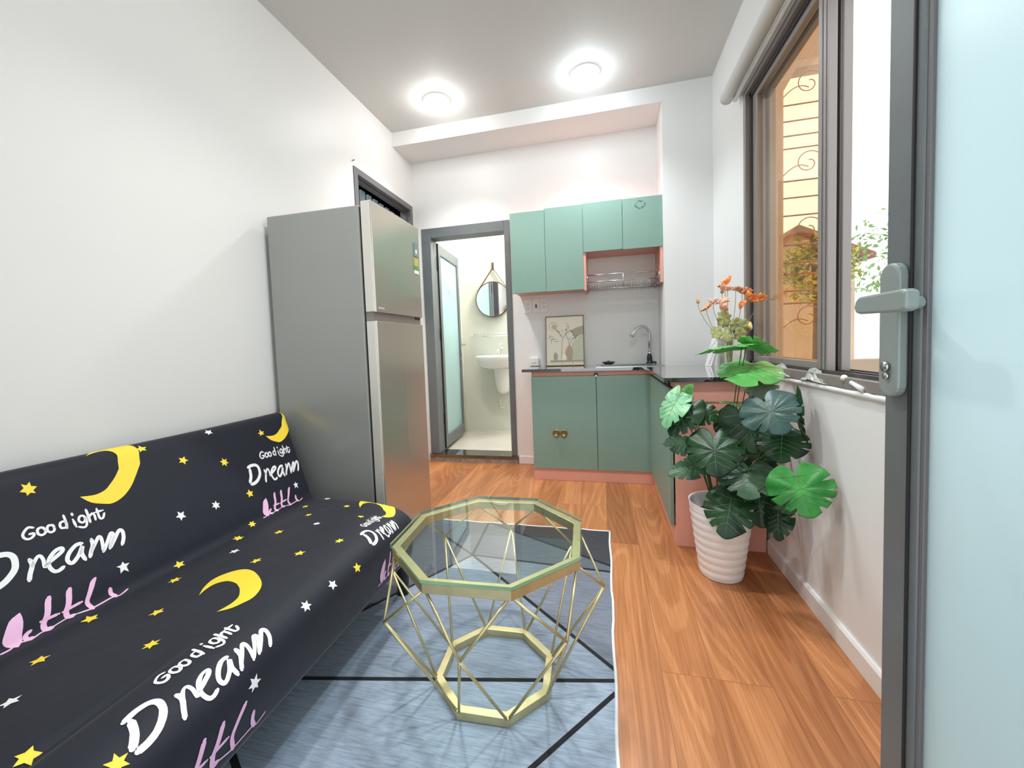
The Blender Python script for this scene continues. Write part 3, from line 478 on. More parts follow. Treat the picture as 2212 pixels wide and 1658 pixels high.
# roller blind under the ceiling
t = thing('roller_blind', 'rolled up white roller blind on a tube above the big window', 'blind', (0.655, 1.2, 2.23))
MB().tube([(0.655, 2.40, 2.226), (0.655, 0.20, 2.226)], 0.030, 28).build('rolled_fabric', mat('blind_fabric', (0.66, 0.65, 0.63), 0.8), t)
MB().tube([(0.655, 2.408, 2.226), (0.655, 2.400, 2.226)], 0.0325, 28).build('end_cap', M['whiteplastic'], t)
MB().tube([(0.688, 2.375, 2.196), (0.688, 0.20, 2.196)], 0.012, 16).build('bottom_bar', M['whiteplastic'], t)
for y in (2.36, 0.25): MB().box(0.650, 0.7145, y, y + .012, 2.20, 2.262).build('bracket', M['whiteplastic'], t)
# things lying on the window sill
def crumple(name, c, size, n, seed, label):
    rr = random.Random(seed); m = MB(); g = []
    for i in range(n):
        row = []
        for j in range(n):
            u, v = i / (n - 1) - .5, j / (n - 1) - .5
            e = max(0, 1 - (u * u + v * v) * 3.2)
            row.append((c[0] + u * size[0] + rr.uniform(-.003, .003), c[1] + v * size[1] + rr.uniform(-.005, .005), c[2] + e * size[2] * rr.uniform(.25, 1.0)))
        g.append(row)
    m.quadgrid(g, 0, False)
    return tag(m.build(name, M['crumpled'], solid=0.0006), label, 'plastic wrap', 'crumpled wraps on the window sill')
M['crumpled'] = mat('crumpled_white_film', (0.7, 0.7, 0.68), 0.25, Transmission_Weight=0.25)
crumple('crumpled_plastic_wrap', (XR + .002, 1.90, RZ0 + .004), (.024, .20, .055), 14, 3, 'crumpled clear plastic wrap on the sill, right behind the leaves')
crumple('crumpled_plastic_wrap', (XR + .001, 1.62, RZ0 + .003), (.024, .17, .052), 12, 8, 'crumpled plastic wrap on the sill, below the post between the panes')
t = thing('sealant_nozzle', 'small white plastic nozzle lying on the window sill near the open door', 'nozzle', (XR - .004, 1.36, RZ0))
MB().tube([(XR - .006, 1.335, RZ0 + .006), (XR - .006, 1.395, RZ0 + .022)], [.009, .006], 12).build('tube', M['whiteplastic'], t)
MB().lathe([(0, 0), (.008, .002), (.010, .010), (.006, .018), (0, .02)], (XR - .004, 1.435, RZ0 + .022), 12).build('cap', M['whiteplastic'], t)

# ------------------------------------------------------------------ door 2: open glazed leaf beside the camera
D2 = structE('door_2', (0.42, YF, 0), 'grey framed door leaf with frosted glass, opened beside the camera')
LX0, LX1, LY0, LY1 = 0.400, 0.440, -0.20, 0.705
s_ = 0.066
m = MB(); m.box(LX0, LX1, LY1 - s_, LY1, 0.012, 2.03); m.box(LX0, LX1, LY0, LY0 + s_, 0.012, 2.03); m.box(LX0, LX1, LY0 + s_, LY1 - s_, 0.012, 0.10); m.box(LX0, LX1, LY0 + s_, LY1 - s_, 1.95, 2.03)
lf = m.build('door_leaf', M['framedoor'], D2, bevel=0.003)
m = MB(); y = LY1 - s_
m.box(LX0 + .003, LX1 - .004, y - .007, y, 0.10, 1.95); m.box(LX0 + .003, LX1 - .004, LY0 + s_, LY0 + s_ + .01, .10, 1.95)
m.box(LX0 - .003, LX0 + .002, y + .012, y + .016, .012, 2.03, 1)
m.build('glazing_bead', [M['framegrey'], M['rubber']], lf, bevel=.001)
B(LX0 + .008, LX0 + .016, LY0 + s_ + .01, LY1 - s_ - .007, .10, 1.95).build('pane', M['frost'], lf)
hd = mat('grey_handle_paint', srgb(140, 150, 146), 0.4, 0.1)
def stadium(y0, y1, z0, z1, n=10):
    r = (y1 - y0) / 2; c = (y0 + y1) / 2; P = []
    for i in range(n + 1): a = math.pi * i / n; P.append((c + r * math.cos(a), z1 - r + r * math.sin(a)))
    for i in range(n + 1): a = math.pi + math.pi * i / n; P.append((c + r * math.cos(a), z0 + r + r * math.sin(a)))
    return P
m = MB().prism(stadium(.657, .697, .893, 1.078), 0, LX0 - .013, LX0); pl = m.build('handle_plate', hd, lf, bevel=.003)
m = MB().tube([(LX0 - .014, .677, .935), (LX0 - .018, .677, .935)], .007, 14).tube([(LX0 - .013, .677, .922), (LX0 - .0165, .677, .922)], .005, 10); m.build('keyhole', M['steel'], pl)
m = MB()
P = [(y, z) for y, z in [(.566, 1.030), (.574, 1.0335), (.655, 1.0325), (.663, 1.027), (.666, 1.018), (.662, 1.011), (.655, 1.009), (.575, 1.007), (.567, 1.010)]]
m.prism(P, 0, LX0 - .060, LX0 - .045); m.tube([(LX0 + .002, .640, 1.020), (LX0 - .02, .638, 1.020), (LX0 - .048, .600, 1.018)], .009, 12)
m.build('lever', hd, lf, bevel=.003)

# ------------------------------------------------------------------ outside
struct(B(XT, 5.2, -1.2, 3.2, -0.12, 0.0).build('floor_balcony', M['concrete']))
GY = 3.2
m = MB(); m.box(XT, 1.222, GY, GY + .12, 0, 3.3); m.prism([(1.222, 2.62), (1.30, 2.76), (1.50, 2.76), (1.50, 3.3), (1.222, 3.3)], 1, GY, GY + .12); m.box(1.222, 2.60, GY, GY + .12, 0, .80)
struct(m.build('wall_balcony_end', M['wallext']))
t = thing('window_grille', 'ornamental iron grille with scrolls in the balcony opening outside', 'grille', (1.9, GY + .03, .80))
iron = mat('painted_iron', srgb(150, 100, 70), 0.6)
for z in [1.20, 1.285, 1.40, 1.48, 1.60, 1.80, 1.92, 2.033, 2.25, 2.335, 2.432, 2.538]:
    MB().tube([(1.222, GY + .03, z), (1.50, GY + .03, z)], .0055, 6).build('bar', iron, t)
for x in (1.50,): MB().tube([(x, GY + .035, .80), (x, GY + .035, 2.76)], .010, 8).build('upright', iron, t)
def scroll(cx, cz, s, flip=1):
    P = []
    for i in range(40):
        a = i / 39 * 1.65 * math.pi * 1.5; r = .075 * s * (1 - i / 39 * .78); P.append((cx + flip * (r * math.cos(a) - .02), GY + .02, cz + r * math.sin(a)))
    return P
for cx in (1.40,):
    for z in (2.66, 2.14, 1.70, 1.10):
        MB().tube(scroll(cx, z, 1.2, 1 if cx < 1.6 else -1), .0035, 6).build('scroll', iron, t)
        MB().tube([(cx - .2 + .18 * q, GY + .02, z - .10 + .09 * math.sin(q * 2.2)) for q in [i / 9 for i in range(10)]], .0035, 6).build('scroll', iron, t)
# house beyond
t = thing('neighbouring_house', 'small gabled house beyond the iron grille', 'house', (3.4, 9.0, 0))
MB().prism([(2.6, -3), (2.6, 2.25), (3.06, 2.62), (3.9, 2.2), (3.9, -3)], 1, 7.6, 10).build('walls', M['wallext'], t)
MB().prism([(2.5, 2.20), (3.06, 2.72), (4.1, 2.20), (4.1, 2.12), (3.06, 2.62), (2.5, 2.10)], 1, 7.45, 10.1).build('roof', M['roof'], t)
MB().box(2.7, 2.95, 7.58, 7.60, 1.9, 2.1).build('window', M['framedark'], t)
def tree(name, label, x, y, z0, z1, rad, n, seed, c):
    t = thing(name, label, 'tree', (x, y, -3), 'trees outside the window')
    MB().tube([(x, y, -3), (x + .05, y, z0), (x - .03, y + .02, z1)], [.09, .07, .02], 8).build('trunk', M['leather'], t)
    rr = random.Random(seed); m = MB()
    for i in range(n):
        a = rr.uniform(0, 6.28); b = math.acos(rr.uniform(-1, 1)); r = rad * rr.uniform(.45, 1)
        p = Vector((x + r * math.sin(b) * math.cos(a), y + r * math.sin(b) * math.sin(a), (z0 + z1) / 2 + (z1 - z0) / 2 * r / rad * math.cos(b)))
        d = Vector((rr.uniform(-1, 1), rr.uniform(-1, 1), rr.uniform(-1, .4))).normalized(); e = d.cross(Vector((rr.uniform(-1, 1), rr.uniform(-1, 1), 1))).normalized(); s = rr.uniform(.025, .05)
        m.add([p - d * s, p + e * s * .45, p + d * s, p - e * s * .45], [(0, 1, 2, 3)])
    m.build('foliage', leafmat(name + '_leaf', srgb(90, 120, 40), c), t)
tree('leafy_tree', 'leafy tree seen through the amber pane behind the grille', 2.08, 4.7, 1.25, 1.98, .34, 1100, 5, srgb(200, 190, 70))
tree('leafy_tree', 'pale leafy tree seen through the open half of the window', 3.3, 5.6, 1.2, 2.4, .6, 650, 6, srgb(150, 180, 120))
tag(MB().tube([(XL - .005, 2.372, 2.206), (XL + .010, 2.372, 2.208), (XL + .010, 2.380, 2.214)], .003, 6).build('wall_nail', M['framedark']), 'small bent nail in the left wall at the corner of the high window', 'nail')
# ------------------------------------------------------------------ rug
zr = 0.006
def RG(k): return tuple(DATA['rug'][k])
XW = -1.10; YN = -0.18; YT = 2.098; XE = 0.013
def lineat(p, q, x=None, y=None):
    if x is not None: t = (x - p[0]) / (q[0] - p[0]); return (x, p[1] + t * (q[1] - p[1]))
    t = (y - p[1]) / (q[1] - p[1]); return (p[0] + t * (q[0] - p[0]), y)
n0 = RG('N0'); U = (RG('U')[0], YT); R4 = (XE, RG('R4')[1]); R5 = (XE, RG('R5')[1]); R1 = (XE, RG('R1')[1]); Hr = (XE, RG('Hr')[1]); R2 = (XE, RG('R2')[1])
Hl = lineat(RG('Hr'), RG('Hl'), x=XW); Ll = lineat(n0, RG('L'), x=XW); UL = lineat(n0, RG('UL'), y=YT)
R2e = lineat(RG('R2'), RG('R2b'), y=YN); R2e = R2e if R2e[0] > XW else lineat(RG('R2'), RG('R2b'), x=XW)
L3 = lineat(RG('L3a'), RG('L3b'), x=XW); L3x = (-0.62, lineat(RG('L3a'), RG('L3b'), x=-0.62)[1])
cells = [([U, (XE, YT), R4], 0), ([U, R4, R5, n0], 1), ([n0, R5, R1], 2), ([n0, R1, Hr, Hl, Ll], 3), ([n0, Ll, (XW, YT), UL], 1), ([n0, UL, U], 1),  # cell beside the sofa has the shade there put into its dark grey
         ([Hr, R2, R2e, (XW, R2e[1]) if R2e[0] > XW else R2e, Hl], 4), ([R2, (XE, YN), (XW, YN)] + ([(XW, R2e[1])] if R2e[0] <= XW else [R2e]), 4)]
m = MB()
for poly, mi in cells: m.add([(x, y, zr) for x, y in poly], [list(range(len(poly)))], mi)
m.add([(XW, YN, 0.0005), (XE, YN, .0005), (XE, YT, .0005), (XW, YT, .0005)], [(0, 3, 2, 1)], 5)
bd = [(XW, YN), (XE, YN), (XE, YT), (XW, YT)]
rnd = random.Random(2)
for i in range(4):
    a, b = Vector(bd[i]), Vector(bd[(i + 1) % 4]); n = 40; pts = []
    for k in range(n + 1):
        p = a.lerp(b, k / n); wob = 0.0025 * math.sin(k * 1.1 + i) + rnd.uniform(-.001, .001) if 0 < k < n else 0
        pts.append((p.x + (wob if i % 2 else 0), p.y + (0 if i % 2 else wob), zr - .002))
    m.tube(pts, .0052, 6, 6)
def rline(p, q, w=.011):
    p, q = Vector(p), Vector(q); d = (q - p).normalized(); nrm = Vector((-d.y, d.x)) * w / 2
    m.add([(*(p + nrm), zr + .0006), (*(p - nrm), zr + .0006), (*(q - nrm), zr + .0006), (*(q + nrm), zr + .0006)], [(0, 1, 2, 3)], 5)
for p, q in [(U, R4), (n0, R5), (n0, R1), (n0, Ll), (n0, UL), (n0, U), (Hr, Hl), (R2, R2e), (lineat(RG('L3a'), RG('L3b'), x=-1.05), L3x)]: rline(p, q, .013 if q != L3x else .016)
tag(m.build('area_rug', RUG), 'grey blue area rug with black zigzag lines and white binding on the wooden floor', 'rug')

# ------------------------------------------------------------------ fridge
FX0, FX1, FY0, FY1 = XL + .03, -1.027, 1.605, 2.079
t = thing('refrigerator', 'tall grey two-door fridge with brushed steel doors beside the sofa', 'fridge', (-1.27, 1.84, 0))
B(FX0, FX1, FY0, FY1, .03, 1.622).build('body', M['fridgeside'], t, bevel=.006)
B(FX1, FX1 + .012, FY0 + .008, FY1 - .008, .06, 1.615).build('door_seal', M['rubber'], t)
FD0, FD1 = FX1 + .012, -.9666
def fdoor(z0, z1, nm):
    m = MB(); P = [(FD0, FY0), (FD1 - .004, FY0), (FD1, FY0 + .004), (FD1 + .004, (FY0 + FY1) / 2), (FD1, FY1 - .004), (FD1 - .004, FY1), (FD0, FY1)]
    m.prism(P, 2, z0, z1); o = m.build(nm, [M['fridgedoor']], t, bevel=.002)
    B(FD0 + .001, FD1 - .0055, FY0 - .0035, FY0 + .002, z0 + .002, z1 - .002).build('edge_trim', M['fridgeedge'], o, bevel=.0015, label='bright edge strip'); return o
ud = fdoor(1.151, 1.636, 'upper_door'); ld = fdoor(.06, 1.112, 'lower_door')
B(FD0 - .002, FD1 - .012, FY0 + .002, FY1 - .004, 1.112, 1.151).build('middle_band', mat('band_metal', srgb(150, 140, 134), .35, .5), t)
MB().box(FX1 - .02, FD1 - .01, FY1 - .07, FY1 - .01, 1.138, 1.150).build('hinge', M['blackmetal'], t); MB().box(FX1 - .03, FD1 - .015, FY1 - .06, FY1 - .015, 1.622, 1.642).build('hinge', M['blackmetal'], t)
for x in (FX0 + .05, FX1 - .03):
    z0 = 0.0 if x < XW else .0085
    for y in (FY0 + .05, FY1 - .05): MB().tube([(x, y, z0), (x, y, .032)], .018, 12).build('foot', M['rubber'], t)
m = MB(); xs = FD1 + .0035
m.box(xs - .004, xs + .0012, 2.005, 2.052, 1.475, 1.545); m.build('blue_sticker', [mat('sticker_blue_grey', srgb(120, 142, 152), .4)], ud)
MB().box(xs, xs + .0016, 2.018, 2.036, 1.490, 1.512).build('sticker_print', M['prwhite'], ud)
m = MB(); m.box(xs - .004, xs + .0012, 2.003, 2.050, 1.425, 1.465, 0); m.box(xs - .004, xs + .0012, 2.003, 2.050, 1.400, 1.425, 1); m.box(xs - .004, xs + .0012, 2.003, 2.05, 1.382, 1.400, 2)
m.build('energy_sticker', [mat('st_a', srgb(190, 180, 110), .4), mat('st_b', srgb(110, 150, 80), .4), M['prwhite']], ud)
m = MB()
for k in range(6): m.box(FD1 - .002, FD1 + .0012, 1.628 + k * .010, 1.635 + k * .010, 1.168, 1.174)
m.build('small_lettering', mat('pale_print', (.6, .6, .58), .4), ud)

# ------------------------------------------------------------------ sofa bed with printed cover
PR = [(-1.50, .28), (-1.505, .50), (-1.50, .66), (-1.485, .70), (-1.46, .714), (-1.43, .700), (-1.405, .66), (-1.34, .545), (-1.27, .425), (-1.245, .375), (-1.21, .362), (-1.10, .368), (-.95, .378), (-.82, .380), (-.76, .370), (-.725, .345), (-.712, .31), (-.715, .25), (-.725, .20), (-.745, .185)]
def catmull(P, n=6):
    out = []
    for i in range(len(P) - 1):
        p0, p1, p2, p3 = P[max(i - 1, 0)], P[i], P[i + 1], P[min(i + 2, len(P) - 1)]
        for k in range(n):
            t_ = k / n; out.append(tuple(.5 * ((2 * p1[j]) + (-p0[j] + p2[j]) * t_ + (2 * p0[j] - 5 * p1[j] + 4 * p2[j] - p3[j]) * t_ ** 2 + (-p0[j] + 3 * p1[j] - 3 * p2[j] + p3[j]) * t_ ** 3) for j in range(2)))
    out.append(P[-1]); return out
# arc length is measured on the straight profile, the smooth curve follows it
SS = [0]
for a, b in zip(PR, PR[1:]): SS.append(SS[-1] + math.dist(a, b))
SS = [s - SS[9] for s in SS]
CM = catmull(PR, 6); CS = []
for i in range(len(PR) - 1):
    for k in range(6): CS.append(SS[i] + (SS[i + 1] - SS[i]) * k / 6)
CS.append(SS[-1])
Y0s, Y1s = -0.10, 1.535
def endshift(y, s):
    w = max(0, min(1, (y - 1.12) / .40)); w = w * w * (3 - 2 * w)
    return w * (-.045 - .2 * max(-.4, min(.5, s)))
def sofa_pt(y, s, off=0.0):
    s = max(CS[0], min(CS[-1], s)); lo = 0
    while lo < len(CS) - 2 and CS[lo + 1] < s: lo += 1
    k = (s - CS[lo]) / (CS[lo + 1] - CS[lo]); a, b = CM[lo], CM[lo + 1]
    p = Vector((a[0] + (b[0] - a[0]) * k, a[1] + (b[1] - a[1]) * k))
    a2, b2 = CM[max(lo - 1, 0)], CM[min(lo + 2, len(CM) - 1)]
    d = Vector((b2[0] - a2[0], b2[1] - a2[1])).normalized(); n = Vector((-d.y, d.x)) # outward
    # rounded ends
    e = min(y - Y0s, Y1s - y); rr = .035
    if e < rr: off -= rr - math.sqrt(max(0, rr * rr - (rr - max(e, 0)) ** 2))
    # hinge groove along the seat
    if .33 < s < .41 and y < .66: off -= .011 * math.exp(-((s - .378) / .010) ** 2) * min(1, max(0, (.66 - y) / .15))
    # soft sag of cushion and slant of the far end
    off += .004 * math.sin(y * 5 + s * 3) * math.sin(s * 9)
    q = p + n * off
    return Vector((q.x, y + endshift(y, s), q.y))
ys = [Y0s + .035 * (1 - math.cos(R(90 * i / 6))) for i in range(6)] + [Y0s + .035 + (Y1s - Y0s - .07) * i / 70 for i in range(71)] + [Y1s - .035 * (1 - math.sin(R(90 + 90 * (6 - i) / 6))) if 0 else Y1s - .035 + .035 * math.sin(R(90 * (i + 1) / 6)) for i in range(6)]
ss = [CS[0] + (CS[-1] - CS[0]) * i / 150 for i in range(151)]
under = [(-.775, .195), (-.80, .215), (-1.15, .225), (-1.45, .235)]
t = thing('sofa_bed', 'low black sofa bed in a stretch cover printed with moons, stars and lettering', 'sofa', (-1.1, .7, 0))
m = MB(); g = []
for y in ys:
    row = [sofa_pt(y, s) for s in ss]; e = min(y - Y0s, Y1s - y); o_ = 0 if e >= .035 else .02 * (1 - e / .035)
    row += [Vector((x, y + endshift(y, .5 - .9 * k), z + o_)) for k, (x, z) in zip((0, .1, .6, 1), under)] + [row[0]]
    g.append(row)
m.quadgrid(g)
from mathutils.geometry import tessellate_polygon
for row in (g[0], g[-1]):
    m.add(row[:-1], [tuple(f) for f in tessellate_polygon([[Vector((q.x, q.z, 0)) for q in row[:-1]]])], 0)
OFFS = {'BL': (0, 0), 'BR': (.686, 0), 'SF': (-.10, .65), 'SR': (.586, .65), 'BX': (-.686, 0), 'SX': (-.786, .65)}
def sp(y, s): return sofa_pt(y, s, .0011)
def resample(P, step=.004, smooth=True):
    if smooth and len(P) > 2: P = catmull(P, 6)
    out = [P[0]]
    for a, b in zip(P, P[1:]):
        n = max(1, int(math.dist(a, b) / step))
        for k in range(1, n + 1): out.append((a[0] + (b[0] - a[0]) * k / n, a[1] + (b[1] - a[1]) * k / n))
    return out
def ok(y, s): return Y0s + .01 < y < Y1s - .004 and CS[0] + .25 < s < CS[-1] - .003
def stroke(P, w, mi, oy, os_):
    Q = resample([(a + oy, b + os_) for a, b in P]); n = len(Q); segs = []
    for i in range(n):
        a, b = Q[max(i - 1, 0)], Q[min(i + 1, n - 1)]; d = math.hypot(b[0] - a[0], b[1] - a[1]) or 1; nx, ny = -(b[1] - a[1]) / d, (b[0] - a[0]) / d
        e = min(i, n - 1 - i) * .004; h = w / 2 * (math.sqrt(max(0, 1 - (1 - min(1, e / (w / 2))) ** 2)) * .75 + .25)
        segs.append([(Q[i][0] + nx * h * k, Q[i][1] + ny * h * k) for k in (-1, 0, 1)])
    for a, b in zip(segs, segs[1:]):
        if all(ok(*q) for q in a + b):
            m.add([sp(*q) for q in a + b], [(0, 1, 4, 3), (1, 2, 5, 4)], mi, True)
    for c in (Q[0], Q[-1]): fan(c, [(c[0] + w * .36 * math.cos(q * math.pi / 5), c[1] + w * .36 * math.sin(q * math.pi / 5)) for q in range(10)], mi)
def fan(c, ring, mi):
    if all(ok(*q) for q in ring): m.add([sp(*c)] + [sp(*q) for q in ring], [(0, i + 1, (i + 1) % len(ring) + 1) for i in range(len(ring))], mi, True)
def band(A, Bp, mi, n=8):
    # ruled patch between two polylines of equal length on the chart
    for i in range(len(A) - 1):
        for k in range(n):
            f = lambda P, q, j: (P[j][0] + (q[j][0] - P[j][0]) * k / n, P[j][1] + (q[j][1] - P[j][1]) * k / n)
            h = lambda P, q, j: (P[j][0] + (q[j][0] - P[j][0]) * (k + 1) / n, P[j][1] + (q[j][1] - P[j][1]) * (k + 1) / n)
            Q = [f(A, Bp, i), f(A, Bp, i + 1), h(A, Bp, i + 1), h(A, Bp, i)]
            if all(ok(*q) for q in Q): m.add([sp(*q) for q in Q], [(0, 1, 2, 3)], mi, True)
MO = DATA['MOON']
outer = MO[:16]; inner = [MO[0]] + MO[:15:-1] 
inner = [MO[0]] + MO[24:15:-1] + [MO[15]]
def repoly(P, n):
    P = catmull(P, 6); L = [0]
    for a, b in zip(P, P[1:]): L.append(L[-1] + math.dist(a, b))
    out = []; j = 0
    for i in range(n):
        q = L[-1] * i / (n - 1)
        while j < len(L) - 2 and L[j + 1] < q: j += 1
        k = (q - L[j]) / ((L[j + 1] - L[j]) or 1); out.append((P[j][0] + (P[j + 1][0] - P[j][0]) * k, P[j][1] + (P[j + 1][1] - P[j][1]) * k))
    return out
oa, ia = repoly(outer, 46), repoly(inner, 46)
bigl = DATA['BIG']
for k, (oy, os_) in OFFS.items():
    for col, w, P in DATA['T']:
        stroke(P, w, {'white': 1, 'pink': 3}[col], oy, os_)
    my, ms = {'BL': (-.065, .035), 'BR': (-.128, .012), 'SR': (-.03, .10)}.get(k, (0, 0)); oy += my; os_ += ms
    band([(a + oy, b + os_) for a, b in oa], [(a + oy, b + os_) for a, b in ia], 2)
    oy -= my; os_ -= ms
    bl = [(a + oy, b + os_) for a, b in repoly([bigl[0], bigl[1], bigl[2], bigl[3], bigl[4], bigl[5]], 14)]; br_ = [(a + oy, b + os_) for a, b in repoly([bigl[0], bigl[9], bigl[8], bigl[7], bigl[5]], 14)]
    band(bl, br_, 3, 3)
rs = random.Random(7)
for i, (col, y, s) in enumerate(DATA['stars']):
    n = 5 if i % 3 else 6; a0 = rs.uniform(0, 6.28); r = .0165 if col == 'yellow' else .0155
    fan((y, s), [(y + (r if k % 2 == 0 else r * .48) * math.cos(a0 + math.pi * k / n), s + (r if k % 2 == 0 else r * .48) * math.sin(a0 + math.pi * k / n)) for k in range(2 * n)], 2 if col == 'yellow' else 1)
m.build('printed_cover', [M['sofablack'], M['prwhite'], M['pryellow'], M['prpink']], t)
for x, y in ((-.80, 1.42), (-.80, .05), (-1.42, 1.42), (-1.42, .05)):
    z0 = 0.0 if x < XW else zr
    MB().tube([(x, y, z0), (x, y, .235)], [.022, .03], 16).build('leg', M['blackmetal'], t)
MB().box(-1.44, -.82, .06, 1.44, .205, .235).build('frame', M['blackmetal'], t)

# ------------------------------------------------------------------ glass coffee table
TC = Vector((-.333, 1.112)); rot0 = R(25)
t = thing('coffee_table', 'octagonal glass coffee table on a gold geometric wire frame', 'table', (TC.x, TC.y, zr))
def octa(r, z, a=0): return [Vector((TC.x + r * math.cos(rot0 + a + math.pi / 4 * k), TC.y + r * math.sin(rot0 + a + math.pi / 4 * k), z)) for k in range(8)]
def ringframe(r0, r1, z0, z1):
    m = MB(); a, b, c, d = octa(r0, z0), octa(r1, z0), octa(r1, z1), octa(r0, z1)
    vs = a + b + c + d
    for k in range(8):
        j = (k + 1) % 8
    m.add(vs, [f for k in range(8) for j in [(k + 1) % 8] for f in ((k, j, 8 + j, 8 + k), (8 + k, 8 + j, 16 + j, 16 + k), (16 + k, 16 + j, 24 + j, 24 + k), (24 + k, 24 + j, j, k))])
    return m
ZT = .441
ringframe(.281, .258, ZT - .036, ZT - .009).build('top_ring', M['gold'], t, bevel=.001)
ringframe(.180, .157, zr, zr + .024).build('base_ring', M['gold'], t, bevel=.001)
m = MB(); a, b = octa(.286, ZT - .009), octa(.286, ZT)
m.add(a + b, [tuple(range(8))[::-1], tuple(range(8, 16))], 0)
m.add(a + b, [(k, (k + 1) % 8, 8 + (k + 1) % 8, 8 + k) for k in range(8)], 1)
m.build('glass_top', [M['tableglass'], M['glassedge']], t)
top, mid, bot = octa(.272, ZT - .030), octa(.322, .300, math.pi / 8), octa(.171, zr + .012)
for k in range(8):
    j = (k + 1) % 8
    for p, q in ((top[k], mid[k]), (top[j], mid[k]), (bot[k], mid[k]), (bot[j], mid[k])):
        MB().tube([p, q], .0038, 8).build('wire_rod', M['gold'], t)

# ------------------------------------------------------------------ kitchen base units, worktop, sink
KY, KX0, KX1, LYn = 2.848, -.504, .316, 2.010
t = thing('base_cabinet', 'sage green kitchen base cabinet with two doors facing the room, below the sink', 'cabinet', (-.1, 3.03, 0), 'kitchen base cabinets')
m = MB(); p_ = .016
m.box(KX0, KX0 + p_, KY + p_, YB - .002, 0, .784); m.box(KX0 + p_, .411, YB - .018, YB - .002, .09, .784); m.box(KX0 + p_, KX1 + .06, KY + p_, YB - .018, .085, .10)
m.box(KX0 + p_, KX1 + .02, KY + .004, KY + p_ + .004, .752, .784)
m.build('carcass', M['pink'], t, bevel=.001)
B(KX0, KX1 + .01, KY + .012, KY + .028, 0, .087).build('toe_kick', M['pink'], t)
for xa, xb in ((KX0, -.052), (-.049, KX1 - .003)):
    d = B(xa, xb, KY - .004, KY + .012, .088, .750).build('door', M['green'], t, bevel=.0015)
    if xa == KX0:
        for x in (-.335, -.281):
            MB().lathe([(.010, 0), (.0235, .002), (.026, .008), (.022, .014), (.017, .011), (.015, .007), (.0, .006)], (x, KY - .004, .347), 28, axis=(0, -1, 0)).build('knob', mat('aged_brass', srgb(150, 128, 92), .35, .8), d)
m = MB().box(-.062, -.038, KY - .010, KY + .004, .756, .770).box(-.055, -.045, KY - .012, KY - .004, .744, .756, 1); m.build('latch', [M['black'], M['steel']], t, bevel=.001)
t = thing('base_cabinet', 'sage green and pink base cabinet under the worktop leg, behind the potted plant', 'cabinet', (.5, 2.4, 0), 'kitchen base cabinets')
m = MB(); m.box(KX1 + .004, XR - .014, LYn, LYn + .016, 0, .784); m.box(KX1 + .004, KX1 + .02, LYn + .016, KY - .006, .752, .784); m.box(KX1 + .02, XR - .014, LYn + .016, KY - .004, .085, .10)
m.box(KX1 + .005, XR - .014, LYn - .004, LYn, .690, .784)
m.build('carcass', M['pink'], t, bevel=.001)
B(KX1 + .002, KX1 + .018, LYn + .002, KY - .004, 0, .087).build('toe_kick', M['pink'], t)
B(KX1 - .016, KX1, 2.036, 2.440, .088, .750).build('door', M['green'], t, bevel=.0015); B(KX1 - .016, KX1, 2.443, KY - .006, .088, .750).build('door', M['green'], t, bevel=.0015)
MB().box(KX1 - .006, KX1 + .004, 2.13, 2.155, .756, .770).build('latch', M['black'], t)
# worktop
m = MB(); z0, z1 = .785, .805; CX0, CX1, CYF = -.566, .270, 2.820
SKx0, SKx1, SKy0, SKy1 = -.02, .36, 2.90, 3.13
m.box(CX0, SKx0, CYF, YB - .001, z0, z1); m.box(SKx1, .4105, CYF, YB - .001, z0, z1); m.box(SKx0, SKx1, CYF, SKy0, z0, z1); m.box(SKx0, SKx1, SKy1, YB - .001, z0, z1)
m.box(.4105, XR - .001, CYF, YC - .001, z0, z1); m.box(CX1, XR - .001, 1.985, CYF, z0, z1)
tag(m.build('worktop', M['granite']), 'L-shaped black granite kitchen worktop', 'worktop')
# sink
t = thing('kitchen_sink', 'stainless steel kitchen sink set into the black worktop', 'sink', (.17, 3.02, .805))
m = MB(); x0, x1, y0, y1 = -.048, .398, 2.873, 3.215
for a in ((x0, SKx0 + .004, y0, y1), (SKx1 - .004, x1, y0, y1), (SKx0 + .004, SKx1 - .004, y0, SKy0 + .004), (SKx0 + .004, SKx1 - .004, SKy1 - .004, y1)): m.box(*a, z1 + .0003, z1 + .0045)
m.build('rim', M['steel'], t)
m = MB(); a, b = SKx0 + .004, SKx1 - .004; c, d = SKy0 + .004, SKy1 - .004; zb = .66
m.box(a, a + .0015, c, d, zb, z1 + .002); m.box(b - .0015, b, c, d, zb, z1 + .002); m.box(a, b, c, c + .0015, zb, z1 + .002); m.box(a, b, d - .0015, d, zb, z1 + .002); m.box(a, b, c, d, zb - .002, zb)
m.build('bowl', M['steel'], t)
MB().lathe([(0, 0), (.03, 0), (.03, .002), (.02, .003), (0, .001)], (.17, 3.02, zb), 24).build('drain', M['chrome'], t)
t = thing('sink_strainer_lid', 'round black lid lying on the back edge of the sink', 'lid', (.040, 3.175, z1 + .0045))
MB().lathe([(0, 0), (.030, 0), (.033, .006), (.046, .010), (.047, .016), (.040, .020), (.012, .021), (.010, .026), (0, .027)], (.040, 3.170, z1 + .0046), 32).build('lid', M['black'], t)
t = thing('kitchen_faucet', 'gooseneck kitchen faucet with black base and steel hose spout', 'faucet', (.328, 3.165, z1 + .0045))
fx, fy, fz = .335, 3.170, z1 + .0046
MB().lathe([(0, 0), (.026, 0), (.026, .006), (.017, .010), (.020, .03), (.018, .052), (.013, .070), (0, .072)], (fx, fy, fz), 24).build('base', M['black'], t)
MB().tube([(fx + .015, fy - .01, fz + .012), (fx + .045, fy - .02, fz + .006)], .006, 8).build('lever', M['black'], t)
